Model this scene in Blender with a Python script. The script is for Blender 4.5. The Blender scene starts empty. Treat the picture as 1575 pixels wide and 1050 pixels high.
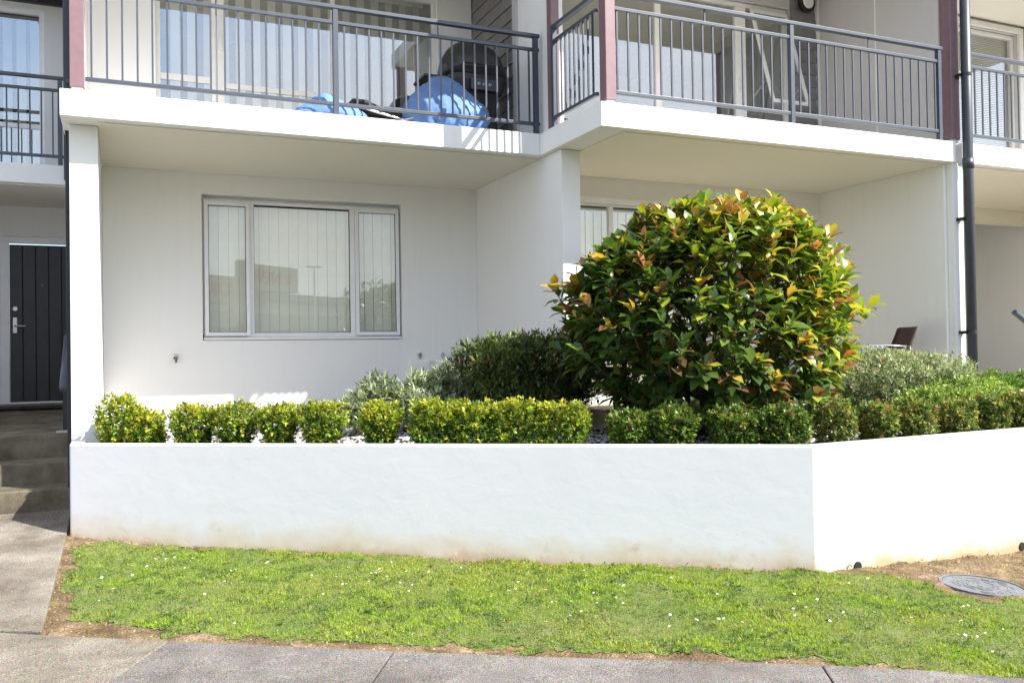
import bpy, bmesh, math, random
import numpy as np
from mathutils import Vector, Matrix
# Units are metres. X runs along the building front, Y into the building, Z up.  Z = 0 is the photographer's eye level.
random.seed(7)
RNG = np.random.default_rng(11)
SC = bpy.context.scene
COL = SC.collection
TH, PITCH, ROLL, FPX = 0.415234, 0.013966, -0.015223, 1364.09

# ------------------------------------------------------------------ camera
cam_d = bpy.data.cameras.new('camera'); cam = bpy.data.objects.new('camera', cam_d); COL.objects.link(cam)
def _rx(a):
    c, s = math.cos(a), math.sin(a); return Matrix(((1,0,0),(0,c,-s),(0,s,c)))
def _rz(a):
    c, s = math.cos(a), math.sin(a); return Matrix(((c,-s,0),(s,c,0),(0,0,1)))
base = Matrix(((1,0,0),(0,0,-1),(0,1,0)))
Mc = _rz(ROLL) @ _rx(-PITCH) @ base                     # camera-aligned world -> (right, down, forward)
Mc = Mc @ Matrix(((math.cos(TH), -math.sin(TH), 0), (math.sin(TH), math.cos(TH), 0), (0,0,1)))
rot = Matrix((Mc[0], [-c for c in Mc[1]], [-c for c in Mc[2]])).transposed()
cam.matrix_world = rot.to_4x4()
cam_d.sensor_width = 36; cam_d.lens = FPX/1575*36; cam_d.clip_end = 3000; cam_d.clip_start = .05
SC.camera = cam

# ------------------------------------------------------------------ light
SUN = Vector((0.91, -1.0, 1.24)).normalized()
w = bpy.data.worlds.new('World'); SC.world = w; w.use_nodes = True
nt = w.node_tree; nt.nodes.clear()
def N(t, k, **kw):
    n = t.nodes.new(k)
    for a, b in kw.items(): setattr(n, a, b)
    return n
out = N(nt, 'ShaderNodeOutputWorld'); bg = N(nt, 'ShaderNodeBackground'); sky = N(nt, 'ShaderNodeTexSky')
sky.sky_type = 'NISHITA'; sky.sun_disc = False
sky.sun_elevation = math.asin(SUN.z); sky.sun_rotation = math.atan2(SUN.x, SUN.y)
sky.air_density = 1.0; sky.dust_density = 1.2
bg.inputs['Strength'].default_value = 0.12
tc = N(nt, 'ShaderNodeTexCoord'); nz = N(nt, 'ShaderNodeTexNoise'); nz.inputs['Scale'].default_value = 2.6; nz.inputs['Detail'].default_value = 6
mp = N(nt, 'ShaderNodeMapping'); mp.inputs['Scale'].default_value = (1, 1, 2.6)
cr = N(nt, 'ShaderNodeValToRGB'); cr.color_ramp.elements[0].position = .40; cr.color_ramp.elements[1].position = .66
mx = N(nt, 'ShaderNodeMixRGB'); mx.inputs[2].default_value = (5.6, 5.7, 5.9, 1)
nt.links.new(tc.outputs['Generated'], mp.inputs['Vector']); nt.links.new(mp.outputs['Vector'], nz.inputs['Vector'])
nt.links.new(nz.outputs['Fac'], cr.inputs['Fac']); nt.links.new(cr.outputs['Color'], mx.inputs[0]); nt.links.new(sky.outputs['Color'], mx.inputs[1])
nt.links.new(mx.outputs['Color'], bg.inputs['Color']); nt.links.new(bg.outputs['Background'], out.inputs['Surface'])
sd = bpy.data.lights.new('sun', 'SUN'); sd.energy = 4.6; sd.angle = math.radians(.53); sd.color = (1, .955, .88)
so = bpy.data.objects.new('sun', sd); COL.objects.link(so); so.rotation_euler = SUN.to_track_quat('Z', 'Y').to_euler()
SC.view_settings.view_transform = 'Standard'; SC.view_settings.look = 'None'
SC.view_settings.exposure = 1.3; SC.view_settings.gamma = 1.0
SC.view_settings.use_curve_mapping = False
try:
    SC.cycles.max_bounces = 10; SC.cycles.transparent_max_bounces = 16; SC.cycles.diffuse_bounces = 6
except Exception: pass

# ------------------------------------------------------------------ material helpers
def mat(name, col, rough=.6, metal=0., spec=.5, var=0., vscale=6., bump=0., bscale=60., bdist=.01, detail=4, col2=None):
    m = bpy.data.materials.new(name); m.use_nodes = True; t = m.node_tree; b = t.nodes['Principled BSDF']
    b.inputs['Roughness'].default_value = rough; b.inputs['Metallic'].default_value = metal
    b.inputs['Specular IOR Level'].default_value = spec
    b.inputs['Base Color'].default_value = (*col, 1)
    if var or bump or col2:
        tc = N(t, 'ShaderNodeTexCoord')
    if var or col2:
        nz = N(t, 'ShaderNodeTexNoise'); nz.inputs['Scale'].default_value = vscale; nz.inputs['Detail'].default_value = detail
        t.links.new(tc.outputs['Object'], nz.inputs['Vector'])
        mx = N(t, 'ShaderNodeMixRGB'); c2 = col2 if col2 else tuple(max(0, c*(1-var)) for c in col)
        mx.inputs[1].default_value = (*col, 1); mx.inputs[2].default_value = (*c2, 1)
        cr = N(t, 'ShaderNodeValToRGB'); cr.color_ramp.elements[0].position = .38; cr.color_ramp.elements[1].position = .66
        t.links.new(nz.outputs['Fac'], cr.inputs['Fac']); t.links.new(cr.outputs['Color'], mx.inputs[0])
        t.links.new(mx.outputs['Color'], b.inputs['Base Color'])
    if bump:
        n2 = N(t, 'ShaderNodeTexNoise'); n2.inputs['Scale'].default_value = bscale; n2.inputs['Detail'].default_value = 5
        t.links.new(tc.outputs['Object'], n2.inputs['Vector'])
        bp = N(t, 'ShaderNodeBump'); bp.inputs['Strength'].default_value = bump; bp.inputs['Distance'].default_value = bdist
        t.links.new(n2.outputs['Fac'], bp.inputs['Height']); t.links.new(bp.outputs['Normal'], b.inputs['Normal'])
    return m

def leaf_mat(name, rough=.4, trans=.35, spec=.5):
    m = bpy.data.materials.new(name); m.use_nodes = True; t = m.node_tree; b = t.nodes['Principled BSDF']
    o = t.nodes['Material Output']
    at = N(t, 'ShaderNodeAttribute'); at.attribute_name = 'tint'
    tr = N(t, 'ShaderNodeBsdfTranslucent'); ms = N(t, 'ShaderNodeMixShader'); ms.inputs[0].default_value = trans
    b.inputs['Roughness'].default_value = rough; b.inputs['Specular IOR Level'].default_value = spec
    mu = N(t, 'ShaderNodeMixRGB', blend_type='MULTIPLY'); mu.inputs[0].default_value = 1; mu.inputs[2].default_value = (1.5, 1.4, .6, 1)
    t.links.new(at.outputs['Color'], b.inputs['Base Color']); t.links.new(at.outputs['Color'], mu.inputs[1])
    t.links.new(mu.outputs['Color'], tr.inputs['Color'])
    t.links.new(b.outputs[0], ms.inputs[1]); t.links.new(tr.outputs[0], ms.inputs[2]); t.links.new(ms.outputs[0], o.inputs['Surface'])
    return m

def wall_mat(name, col, relief=.35):
    m = bpy.data.materials.new(name); m.use_nodes = True; t = m.node_tree; b = t.nodes['Principled BSDF']
    b.inputs['Roughness'].default_value = .75; b.inputs['Specular IOR Level'].default_value = .25
    tc = N(t, 'ShaderNodeTexCoord')
    n1 = N(t, 'ShaderNodeTexNoise'); n1.inputs['Scale'].default_value = 1.3; n1.inputs['Detail'].default_value = 5
    mx = N(t, 'ShaderNodeMixRGB'); mx.inputs[1].default_value = (*col, 1); mx.inputs[2].default_value = (*[c*.95 for c in col], 1)
    t.links.new(tc.outputs['Object'], n1.inputs['Vector']); t.links.new(n1.outputs['Fac'], mx.inputs[0])
    mps = N(t, 'ShaderNodeMapping'); mps.inputs['Scale'].default_value = (7, 7, .6); t.links.new(tc.outputs['Object'], mps.inputs[0])
    ns = N(t, 'ShaderNodeTexNoise'); ns.inputs['Scale'].default_value = 1.6; ns.inputs['Detail'].default_value = 6; ns.inputs['Roughness'].default_value = .65; t.links.new(mps.outputs[0], ns.inputs['Vector'])
    crs = N(t, 'ShaderNodeValToRGB'); crs.color_ramp.elements[0].position = .52; crs.color_ramp.elements[1].position = .78; crs.color_ramp.elements[0].color = (1, 1, 1, 1); crs.color_ramp.elements[1].color = (.86, .85, .82, 1)
    t.links.new(ns.outputs['Fac'], crs.inputs['Fac']); mus = N(t, 'ShaderNodeMixRGB', blend_type='MULTIPLY'); mus.inputs[0].default_value = .28
    t.links.new(mx.outputs[0], mus.inputs[1]); t.links.new(crs.outputs[0], mus.inputs[2]); t.links.new(mus.outputs[0], b.inputs['Base Color'])
    n2 = N(t, 'ShaderNodeTexNoise'); n2.inputs['Scale'].default_value = 3.5; n2.inputs['Detail'].default_value = 8; n2.inputs['Roughness'].default_value = .55
    n3 = N(t, 'ShaderNodeTexNoise'); n3.inputs['Scale'].default_value = 180; n3.inputs['Detail'].default_value = 3
    ad = N(t, 'ShaderNodeMath', operation='MULTIPLY_ADD'); ad.inputs[1].default_value = .07
    t.links.new(tc.outputs['Object'], n2.inputs['Vector']); t.links.new(tc.outputs['Object'], n3.inputs['Vector'])
    t.links.new(n3.outputs['Fac'], ad.inputs[0]); t.links.new(n2.outputs['Fac'], ad.inputs[2])
    bp = N(t, 'ShaderNodeBump'); bp.inputs['Strength'].default_value = relief; bp.inputs['Distance'].default_value = .012
    t.links.new(ad.outputs[0], bp.inputs['Height']); t.links.new(bp.outputs['Normal'], b.inputs['Normal'])
    return m

M = {}
M['render'] = wall_mat('painted render', (.81, .81, .81), .25)
M['soffit'] = wall_mat('soffit paint', (.77, .735, .635), .12)
M['back_wall'] = wall_mat('back wall paint', (.85, .845, .83), .18)
M['grey_wall'] = wall_mat('upper side wall paint', (.52, .50, .49), .12)
M['upper_white'] = wall_mat('upper white cladding', (.82, .81, .80), .1)
M['board'] = mat('weatherboard paint', (.20, .19, .185), .6, var=.15, vscale=9)
M['red'] = mat('maroon post paint', (.20, .118, .136), .45, var=.12, vscale=14, bump=.06, bscale=90)
M['rail'] = mat('charcoal powder coat', (.05, .062, .086), .38, spec=.6, var=.15, vscale=20)
M['dark_soffit'] = mat('dark stained soffit', (.07, .06, .075), .6, var=.3, vscale=6)
M['dark_pole'] = mat('shade-darkened paint', (.014, .015, .02), .5)  # near-black: the shade the pole stands in is put into its colour
M['pipe'] = mat('charcoal plastic pipe', (.038, .045, .06), .42, var=.2, vscale=12)
M['alu'] = mat('white window aluminium', (.82, .82, .84), .38, spec=.5, var=.05, vscale=8)
M['cream_alu'] = mat('cream door aluminium', (.76, .74, .71), .42, var=.06, vscale=8)
M['seal'] = mat('black rubber seal', (.03, .03, .032), .7)
M['blind'] = mat('cream blind fabric', (.90, .87, .76), .8, var=.08, vscale=5, bump=.15, bscale=300, bdist=.002)
M['blind_grey'] = mat('pale blind fabric', (.60, .59, .56), .8, var=.08, vscale=5)
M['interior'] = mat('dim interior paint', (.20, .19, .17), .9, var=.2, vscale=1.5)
M['door'] = mat('charcoal door paint', (.022, .023, .031), .42, var=.2, vscale=10)
M['steel'] = mat('brushed steel', (.55, .56, .58), .28, metal=1, var=.1, vscale=30)
M['chrome'] = mat('chrome tube', (.78, .79, .82), .14, metal=1, var=.06, vscale=30)
M['black'] = mat('black enamel', (.022, .022, .024), .35, var=.3, vscale=8)
M['black_cloth'] = mat('black cloth', (.035, .03, .032), .85, var=.3, vscale=10, bump=.3, bscale=40)
M['brown_cloth'] = mat('brown chair fabric', (.075, .042, .038), .85, var=.2, vscale=20)
M['blue'] = mat('blue beanbag canvas', (.13, .245, .50), .75, var=.18, vscale=5, bump=.5, bscale=9, bdist=.03)
M['white_dot'] = mat('white enamel', (.8, .8, .8), .4, var=.05)
M['brass'] = mat('weathered brass', (.25, .19, .10), .4, metal=.8, var=.3, vscale=40)
M['doormat'] = mat('door mat fibre', (.05, .03, .028), .95, var=.3, vscale=50, bump=.5, bscale=200)
M['iron'] = mat('cast iron lid', (.14, .144, .158), .55, metal=.0, var=.3, vscale=9, bump=.5, bscale=160, bdist=.004)
M['hole'] = mat('dark drain pipe', (.012, .009, .008), .9)
M['bark'] = mat('shrub bark', (.10, .075, .055), .9, var=.4, vscale=20, bump=.5, bscale=60)
M['thatch'] = mat('grass thatch', (.09, .12, .03), .95, vscale=9, col2=(.15, .15, .05), bump=.8, bscale=120, bdist=.01)
M['soil_bed'] = mat('bed soil', (.06, .045, .035), .95, var=.5, vscale=10, bump=.8, bscale=40, bdist=.02)
M['leaf'] = leaf_mat('glossy large leaf', .36, .36, .5)
M['box_leaf'] = leaf_mat('hedge leaf', .42, .30, .4)
M['dark_leaf'] = leaf_mat('narrow dark leaf', .5, .22, .35)
M['grey_leaf'] = leaf_mat('grey green leaf', .65, .25, .25)
M['grass_blade'] = leaf_mat('grass blade', .55, .35, .25)

def concrete(name, c1, c2, agg=True, scale=3.):
    m = bpy.data.materials.new(name); m.use_nodes = True; t = m.node_tree; b = t.nodes['Principled BSDF']
    b.inputs['Roughness'].default_value = .9; b.inputs['Specular IOR Level'].default_value = .2
    tc = N(t, 'ShaderNodeTexCoord')
    n1 = N(t, 'ShaderNodeTexNoise'); n1.inputs['Scale'].default_value = scale; n1.inputs['Detail'].default_value = 9; n1.inputs['Roughness'].default_value = .65
    cr = N(t, 'ShaderNodeValToRGB'); cr.color_ramp.elements[0].color = (*c1, 1); cr.color_ramp.elements[1].color = (*c2, 1)
    cr.color_ramp.elements[0].position = .35; cr.color_ramp.elements[1].position = .65
    vo = N(t, 'ShaderNodeTexVoronoi'); vo.inputs['Scale'].default_value = 130
    v2 = N(t, 'ShaderNodeTexNoise'); v2.inputs['Scale'].default_value = 150; v2.inputs['Detail'].default_value = 3
    for n in (n1, vo, v2): t.links.new(tc.outputs['Object'], n.inputs['Vector'])
    t.links.new(n1.outputs['Fac'], cr.inputs['Fac'])
    c3 = N(t, 'ShaderNodeValToRGB'); c3.color_ramp.elements[0].color = (.30, .29, .28, 1); c3.color_ramp.elements[1].color = (1.6, 1.57, 1.53, 1)
    c3.color_ramp.elements[0].position = .33; c3.color_ramp.elements[1].position = .68
    t.links.new(v2.outputs['Fac'], c3.inputs['Fac'])
    mu = N(t, 'ShaderNodeMixRGB', blend_type='MULTIPLY'); mu.inputs[0].default_value = .9 if agg else .3
    t.links.new(cr.outputs['Color'], mu.inputs[1]); t.links.new(c3.outputs['Color'], mu.inputs[2])
    m2 = N(t, 'ShaderNodeMixRGB', blend_type='MULTIPLY'); m2.inputs[0].default_value = .35 if agg else .1
    t.links.new(mu.outputs[0], m2.inputs[1]); t.links.new(vo.outputs['Color'], m2.inputs[2])
    ng_ = N(t, 'ShaderNodeTexNoise'); ng_.inputs['Scale'].default_value = 1.4; ng_.inputs['Detail'].default_value = 9; ng_.inputs['Roughness'].default_value = .72; t.links.new(tc.outputs['Object'], ng_.inputs['Vector'])
    cg = N(t, 'ShaderNodeValToRGB'); cg.color_ramp.elements[0].position = .36; cg.color_ramp.elements[1].position = .60; cg.color_ramp.elements[0].color = (.66, .64, .62, 1); cg.color_ramp.elements[1].color = (1.08, 1.08, 1.08, 1)
    t.links.new(ng_.outputs['Fac'], cg.inputs['Fac']); mg = N(t, 'ShaderNodeMixRGB', blend_type='MULTIPLY'); mg.inputs[0].default_value = .9
    t.links.new(m2.outputs[0], mg.inputs[1]); t.links.new(cg.outputs[0], mg.inputs[2]); t.links.new(mg.outputs[0], b.inputs['Base Color'])
    bp = N(t, 'ShaderNodeBump'); bp.inputs['Strength'].default_value = .55; bp.inputs['Distance'].default_value = .004
    t.links.new(v2.outputs['Fac'], bp.inputs['Height']); t.links.new(bp.outputs['Normal'], b.inputs['Normal'])
    return m
M['conc_light'] = concrete('light concrete', (.21, .19, .16), (.31, .28, .24))
M['conc_grey'] = concrete('grey concrete', (.165, .155, .15), (.255, .24, .23))
M['conc_path'] = concrete('path concrete', (.17, .15, .125), (.31, .285, .25), scale=2.2)
M['conc_step'] = concrete('step concrete', (.095, .083, .06), (.20, .18, .135), agg=False, scale=4)
M['conc_patio'] = concrete('patio concrete', (.44, .40, .31), (.58, .53, .42), agg=False)
M['asphalt'] = concrete('road asphalt', (.045, .045, .048), (.065, .065, .066))

def soil_mat():
    m = bpy.data.materials.new('bare earth'); m.use_nodes = True; t = m.node_tree; b = t.nodes['Principled BSDF']
    b.inputs['Roughness'].default_value = .95; b.inputs['Specular IOR Level'].default_value = .1
    tc = N(t, 'ShaderNodeTexCoord')
    n1 = N(t, 'ShaderNodeTexNoise'); n1.inputs['Scale'].default_value = 5; n1.inputs['Detail'].default_value = 10; n1.inputs['Roughness'].default_value = .7
    cr = N(t, 'ShaderNodeValToRGB'); e = cr.color_ramp.elements
    e[0].color = (.09, .06, .035, 1); e[0].position = .32; e[1].color = (.33, .245, .155, 1); e[1].position = .68
    x = e.new(.5); x.color = (.17, .12, .07, 1)
    n2 = N(t, 'ShaderNodeTexNoise'); n2.inputs['Scale'].default_value = 70; n2.inputs['Detail'].default_value = 6
    t.links.new(tc.outputs['Object'], n1.inputs['Vector']); t.links.new(tc.outputs['Object'], n2.inputs['Vector'])
    t.links.new(n1.outputs['Fac'], cr.inputs['Fac'])
    c3 = N(t, 'ShaderNodeValToRGB'); c3.color_ramp.elements[0].color = (.5, .5, .5, 1); c3.color_ramp.elements[1].color = (1.3, 1.3, 1.3, 1)
    c3.color_ramp.elements[0].position = .35; c3.color_ramp.elements[1].position = .65
    t.links.new(n2.outputs['Fac'], c3.inputs['Fac'])
    mu = N(t, 'ShaderNodeMixRGB', blend_type='MULTIPLY'); mu.inputs[0].default_value = .8
    t.links.new(cr.outputs[0], mu.inputs[1]); t.links.new(c3.outputs[0], mu.inputs[2]); t.links.new(mu.outputs[0], b.inputs['Base Color'])
    bp = N(t, 'ShaderNodeBump'); bp.inputs['Strength'].default_value = .9; bp.inputs['Distance'].default_value = .02
    t.links.new(n2.outputs['Fac'], bp.inputs['Height']); t.links.new(bp.outputs['Normal'], b.inputs['Normal'])
    return m
M['soil'] = soil_mat()

def planter_mat():
    """Hand-trowelled painted plaster with an earth-splash stain along its foot."""
    m = bpy.data.materials.new('planter plaster'); m.use_nodes = True; t = m.node_tree; b = t.nodes['Principled BSDF']
    b.inputs['Roughness'].default_value = .7; b.inputs['Specular IOR Level'].default_value = .3
    tc = N(t, 'ShaderNodeTexCoord'); sx = N(t, 'ShaderNodeSeparateXYZ'); t.links.new(tc.outputs['Object'], sx.inputs[0])
    # height above the ground line (ground falls from -1.45 to -1.60 along x)
    g = N(t, 'ShaderNodeMapRange'); g.inputs['From Min'].default_value = -.4; g.inputs['From Max'].default_value = 4.5
    g.inputs['To Min'].default_value = -1.47; g.inputs['To Max'].default_value = -1.59
    t.links.new(sx.outputs['X'], g.inputs['Value'])
    h = N(t, 'ShaderNodeMath', operation='SUBTRACT'); t.links.new(sx.outputs['Z'], h.inputs[0]); t.links.new(g.outputs[0], h.inputs[1])
    n1 = N(t, 'ShaderNodeTexNoise'); n1.inputs['Scale'].default_value = 2.4; n1.inputs['Detail'].default_value = 8; n1.inputs['Roughness'].default_value = .6
    t.links.new(tc.outputs['Object'], n1.inputs['Vector'])
    hn = N(t, 'ShaderNodeMath', operation='MULTIPLY_ADD'); hn.inputs[1].default_value = -.42
    t.links.new(n1.outputs['Fac'], hn.inputs[0]); t.links.new(h.outputs[0], hn.inputs[2])
    cr = N(t, 'ShaderNodeValToRGB'); e = cr.color_ramp.elements
    mr = N(t, 'ShaderNodeMapRange'); mr.inputs['From Min'].default_value = -.27; mr.inputs['From Max'].default_value = -.02
    t.links.new(hn.outputs[0], mr.inputs['Value']); t.links.new(mr.outputs[0], cr.inputs['Fac'])
    e[0].color = (.42, .30, .19, 1); e[0].position = 0; e[1].color = (.605, .615, .645, 1); e[1].position = 1
    x = e.new(.42); x.color = (.56, .50, .42, 1)
    n4 = N(t, 'ShaderNodeTexNoise'); n4.inputs['Scale'].default_value = 1.1; n4.inputs['Detail'].default_value = 6
    t.links.new(tc.outputs['Object'], n4.inputs['Vector'])
    mu = N(t, 'ShaderNodeMixRGB', blend_type='MULTIPLY'); mu.inputs[2].default_value = (.93, .935, .95, 1)
    t.links.new(n4.outputs['Fac'], mu.inputs[0]); t.links.new(cr.outputs[0], mu.inputs[1])
    # scattered specks and small chips
    sp = N(t, 'ShaderNodeTexVoronoi'); sp.inputs['Scale'].default_value = 9; t.links.new(tc.outputs['Object'], sp.inputs['Vector'])
    lt = N(t, 'ShaderNodeMath', operation='LESS_THAN'); lt.inputs[1].default_value = .035; t.links.new(sp.outputs['Distance'], lt.inputs[0])
    m3 = N(t, 'ShaderNodeMixRGB'); m3.inputs[2].default_value = (.45, .40, .34, 1)
    t.links.new(lt.outputs[0], m3.inputs[0]); t.links.new(mu.outputs[0], m3.inputs[1]); t.links.new(m3.outputs[0], b.inputs['Base Color'])
    vs_ = N(t, 'ShaderNodeTexNoise'); vs_.inputs['Scale'].default_value = 4.2; vs_.inputs['Detail'].default_value = 7; vs_.inputs['Roughness'].default_value = .7; t.links.new(tc.outputs['Object'], vs_.inputs['Vector'])
    cs = N(t, 'ShaderNodeValToRGB'); cs.color_ramp.elements[0].position = .56; cs.color_ramp.elements[1].position = .70; t.links.new(vs_.outputs['Fac'], cs.inputs['Fac'])
    hs = N(t, 'ShaderNodeMapRange'); hs.inputs['From Min'].default_value = .10; hs.inputs['From Max'].default_value = .34; hs.inputs['To Min'].default_value = .55; hs.inputs['To Max'].default_value = .06
    t.links.new(h.outputs[0], hs.inputs['Value']); ms_ = N(t, 'ShaderNodeMath', operation='MULTIPLY'); t.links.new(cs.outputs[0], ms_.inputs[0]); t.links.new(hs.outputs[0], ms_.inputs[1])
    m5 = N(t, 'ShaderNodeMixRGB'); m5.inputs[2].default_value = (.40, .31, .20, 1); t.links.new(ms_.outputs[0], m5.inputs[0]); t.links.new(m3.outputs[0], m5.inputs[1])
    vc = N(t, 'ShaderNodeTexVoronoi', feature='DISTANCE_TO_EDGE'); vc.inputs['Scale'].default_value = 1.1; nd = N(t, 'ShaderNodeTexNoise'); nd.inputs['Scale'].default_value = 3; nd.inputs['Detail'].default_value = 6
    md_ = N(t, 'ShaderNodeMixRGB'); md_.inputs[0].default_value = .35; t.links.new(tc.outputs['Object'], nd.inputs['Vector']); t.links.new(tc.outputs['Object'], md_.inputs[1]); t.links.new(nd.outputs['Color'], md_.inputs[2]); t.links.new(md_.outputs[0], vc.inputs['Vector'])
    lc = N(t, 'ShaderNodeMath', operation='LESS_THAN'); lc.inputs[1].default_value = .0022; t.links.new(vc.outputs['Distance'], lc.inputs[0])
    lm = N(t, 'ShaderNodeMath', operation='MULTIPLY'); lm.inputs[1].default_value = .0; t.links.new(lc.outputs[0], lm.inputs[0])
    m6 = N(t, 'ShaderNodeMixRGB'); m6.inputs[2].default_value = (.30, .28, .25, 1); t.links.new(lm.outputs[0], m6.inputs[0]); t.links.new(m5.outputs[0], m6.inputs[1]); t.links.new(m6.outputs[0], b.inputs['Base Color'])
    # trowel relief: stretched, rotated noise + fine grain
    mp = N(t, 'ShaderNodeMapping'); mp.inputs['Rotation'].default_value = (0, .7, .2); mp.inputs['Scale'].default_value = (1.6, 1.6, 2.8)
    n2 = N(t, 'ShaderNodeTexNoise'); n2.inputs['Scale'].default_value = 2.6; n2.inputs['Detail'].default_value = 7; n2.inputs['Roughness'].default_value = .5; n2.inputs['Distortion'].default_value = .5
    t.links.new(tc.outputs['Object'], mp.inputs[0]); t.links.new(mp.outputs[0], n2.inputs['Vector'])
    n3 = N(t, 'ShaderNodeTexNoise'); n3.inputs['Scale'].default_value = 120; n3.inputs['Detail'].default_value = 3
    t.links.new(tc.outputs['Object'], n3.inputs['Vector'])
    ad = N(t, 'ShaderNodeMath', operation='MULTIPLY_ADD'); ad.inputs[1].default_value = .05
    t.links.new(n3.outputs['Fac'], ad.inputs[0]); t.links.new(n2.outputs['Fac'], ad.inputs[2])
    bp = N(t, 'ShaderNodeBump'); bp.inputs['Strength'].default_value = .13; bp.inputs['Distance'].default_value = .02
    t.links.new(ad.outputs[0], bp.inputs['Height']); t.links.new(bp.outputs['Normal'], b.inputs['Normal'])
    return m
M['planter'] = planter_mat()

def glass_mat(name='window glass', tint=(.97, .985, .98), refl=2.0):
    m = bpy.data.materials.new(name); m.use_nodes = True; t = m.node_tree; t.nodes.remove(t.nodes['Principled BSDF']); o = t.nodes['Material Output']
    gl = N(t, 'ShaderNodeBsdfGlossy'); gl.inputs['Roughness'].default_value = .0; gl.inputs['Color'].default_value = (.97, .98, 1, 1)
    tr = N(t, 'ShaderNodeBsdfTransparent'); tr.inputs['Color'].default_value = (*tint, 1)
    ge = N(t, 'ShaderNodeNewGeometry'); dp = N(t, 'ShaderNodeVectorMath', operation='DOT_PRODUCT')
    t.links.new(ge.outputs['Incoming'], dp.inputs[0]); t.links.new(ge.outputs['Normal'], dp.inputs[1])
    ab = N(t, 'ShaderNodeMath', operation='ABSOLUTE'); t.links.new(dp.outputs['Value'], ab.inputs[0])
    om = N(t, 'ShaderNodeMath', operation='SUBTRACT'); om.inputs[0].default_value = 1; t.links.new(ab.outputs[0], om.inputs[1])
    pw = N(t, 'ShaderNodeMath', operation='POWER'); pw.inputs[1].default_value = 5; t.links.new(om.outputs[0], pw.inputs[0])
    ma = N(t, 'ShaderNodeMath', operation='MULTIPLY_ADD'); ma.inputs[1].default_value = .92; ma.inputs[2].default_value = .045*refl; ma.use_clamp = True
    t.links.new(pw.outputs[0], ma.inputs[0])
    ms = N(t, 'ShaderNodeMixShader'); t.links.new(ma.outputs[0], ms.inputs[0]); t.links.new(tr.outputs[0], ms.inputs[1]); t.links.new(gl.outputs[0], ms.inputs[2])
    t.links.new(ms.outputs[0], o.inputs['Surface'])
    return m
M['glass'] = glass_mat(refl=1.7)
M['glass_up'] = glass_mat('coated upper glass', refl=4.6)

# ------------------------------------------------------------------ mesh helpers
class MB:
    def __init__(s): s.v = []; s.f = []
    def add(s, vs, fs):
        n = len(s.v); s.v += [tuple(v) for v in vs]; s.f += [tuple(i+n for i in f) for f in fs]; return s
    def box(s, x0, x1, y0, y1, z0, z1):
        if x0 > x1: x0, x1 = x1, x0
        if y0 > y1: y0, y1 = y1, y0
        if z0 > z1: z0, z1 = z1, z0
        return s.add([(x0,y0,z0),(x1,y0,z0),(x1,y1,z0),(x0,y1,z0),(x0,y0,z1),(x1,y0,z1),(x1,y1,z1),(x0,y1,z1)],
                     [(0,3,2,1),(4,5,6,7),(0,1,5,4),(1,2,6,5),(2,3,7,6),(3,0,4,7)])
    def prism(s, poly, z0, z1):
        """poly: list of (x, y) or (x, y, ztop, zbot), counter-clockwise seen from above"""
        n = len(poly)
        b = [(p[0], p[1], p[3] if len(p) > 3 else z0) for p in poly]; t_ = [(p[0], p[1], p[2] if len(p) > 2 else z1) for p in poly]
        return s.add(b+t_, [tuple(range(n-1, -1, -1)), tuple(range(n, 2*n))] + [(i, (i+1) % n, n+(i+1) % n, n+i) for i in range(n)])
    def tube(s, pts, r, n=8, caps=True):
        pts = [Vector(p) for p in pts]; rs = r if isinstance(r, (list, tuple)) else [r]*len(pts)
        rings = []; up = None
        for i, p in enumerate(pts):
            d = (pts[min(i+1, len(pts)-1)] - pts[max(i-1, 0)]).normalized()
            if up is None: up = Vector((0,0,1)) if abs(d.z) < .9 else Vector((1,0,0))
            a = d.cross(up).normalized(); b = a.cross(d).normalized(); up = b
            rings.append([p + (a*math.cos(2*math.pi*k/n) + b*math.sin(2*math.pi*k/n))*rs[i] for k in range(n)])
        vs = [v for rg in rings for v in rg]; fs = []
        for i in range(len(pts)-1):
            for k in range(n): fs.append((i*n+k, i*n+(k+1) % n, (i+1)*n+(k+1) % n, (i+1)*n+k))
        if caps: fs += [tuple(range(n))[::-1], tuple(range((len(pts)-1)*n, len(pts)*n))]
        return s.add(vs, fs)
    def bar(s, p0, p1, wd, ht, side=None):
        """rectangular bar from p0 to p1; wd across (horizontal), ht the other way"""
        p0, p1 = Vector(p0), Vector(p1); d = (p1-p0).normalized(); up = Vector((0,0,1)) if abs(d.z) < .95 else Vector(side or (0,1,0))
        a = d.cross(up).normalized()*wd/2; b = a.cross(d).normalized()*ht/2
        return s.add([p0-a-b, p0+a-b, p0+a+b, p0-a+b, p1-a-b, p1+a-b, p1+a+b, p1-a+b],
                     [(0,1,2,3),(7,6,5,4),(0,4,5,1),(1,5,6,2),(2,6,7,3),(3,7,4,0)])
    def disc(s, c, ax, r, th, n=20):
        c = Vector(c); ax = Vector(ax).normalized()
        return s.tube([c, c+ax*th], r, n)
    def mesh(s, name, m, smooth=False):
        me = bpy.data.meshes.new(name); me.from_pydata(s.v, [], s.f); me.update()
        if m: me.materials.append(m)
        bm = bmesh.new(); bm.from_mesh(me); bmesh.ops.recalc_face_normals(bm, faces=bm.faces); bm.to_mesh(me); bm.free()
        if smooth:
            for p in me.polygons: p.use_smooth = True
        return me
    def build(s, name, m, parent=None, bevel=0, smooth=False, local=False):
        if parent is not None and not local:
            o_ = origin(parent); s.v = [(v[0]-o_.x, v[1]-o_.y, v[2]-o_.z) for v in s.v]
        o = link(name, s.mesh(name, m, smooth), parent)
        if bevel:
            md = o.modifiers.new('bevel', 'BEVEL'); md.width = bevel; md.segments = 2; md.limit_method = 'ANGLE'
        return o
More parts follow.
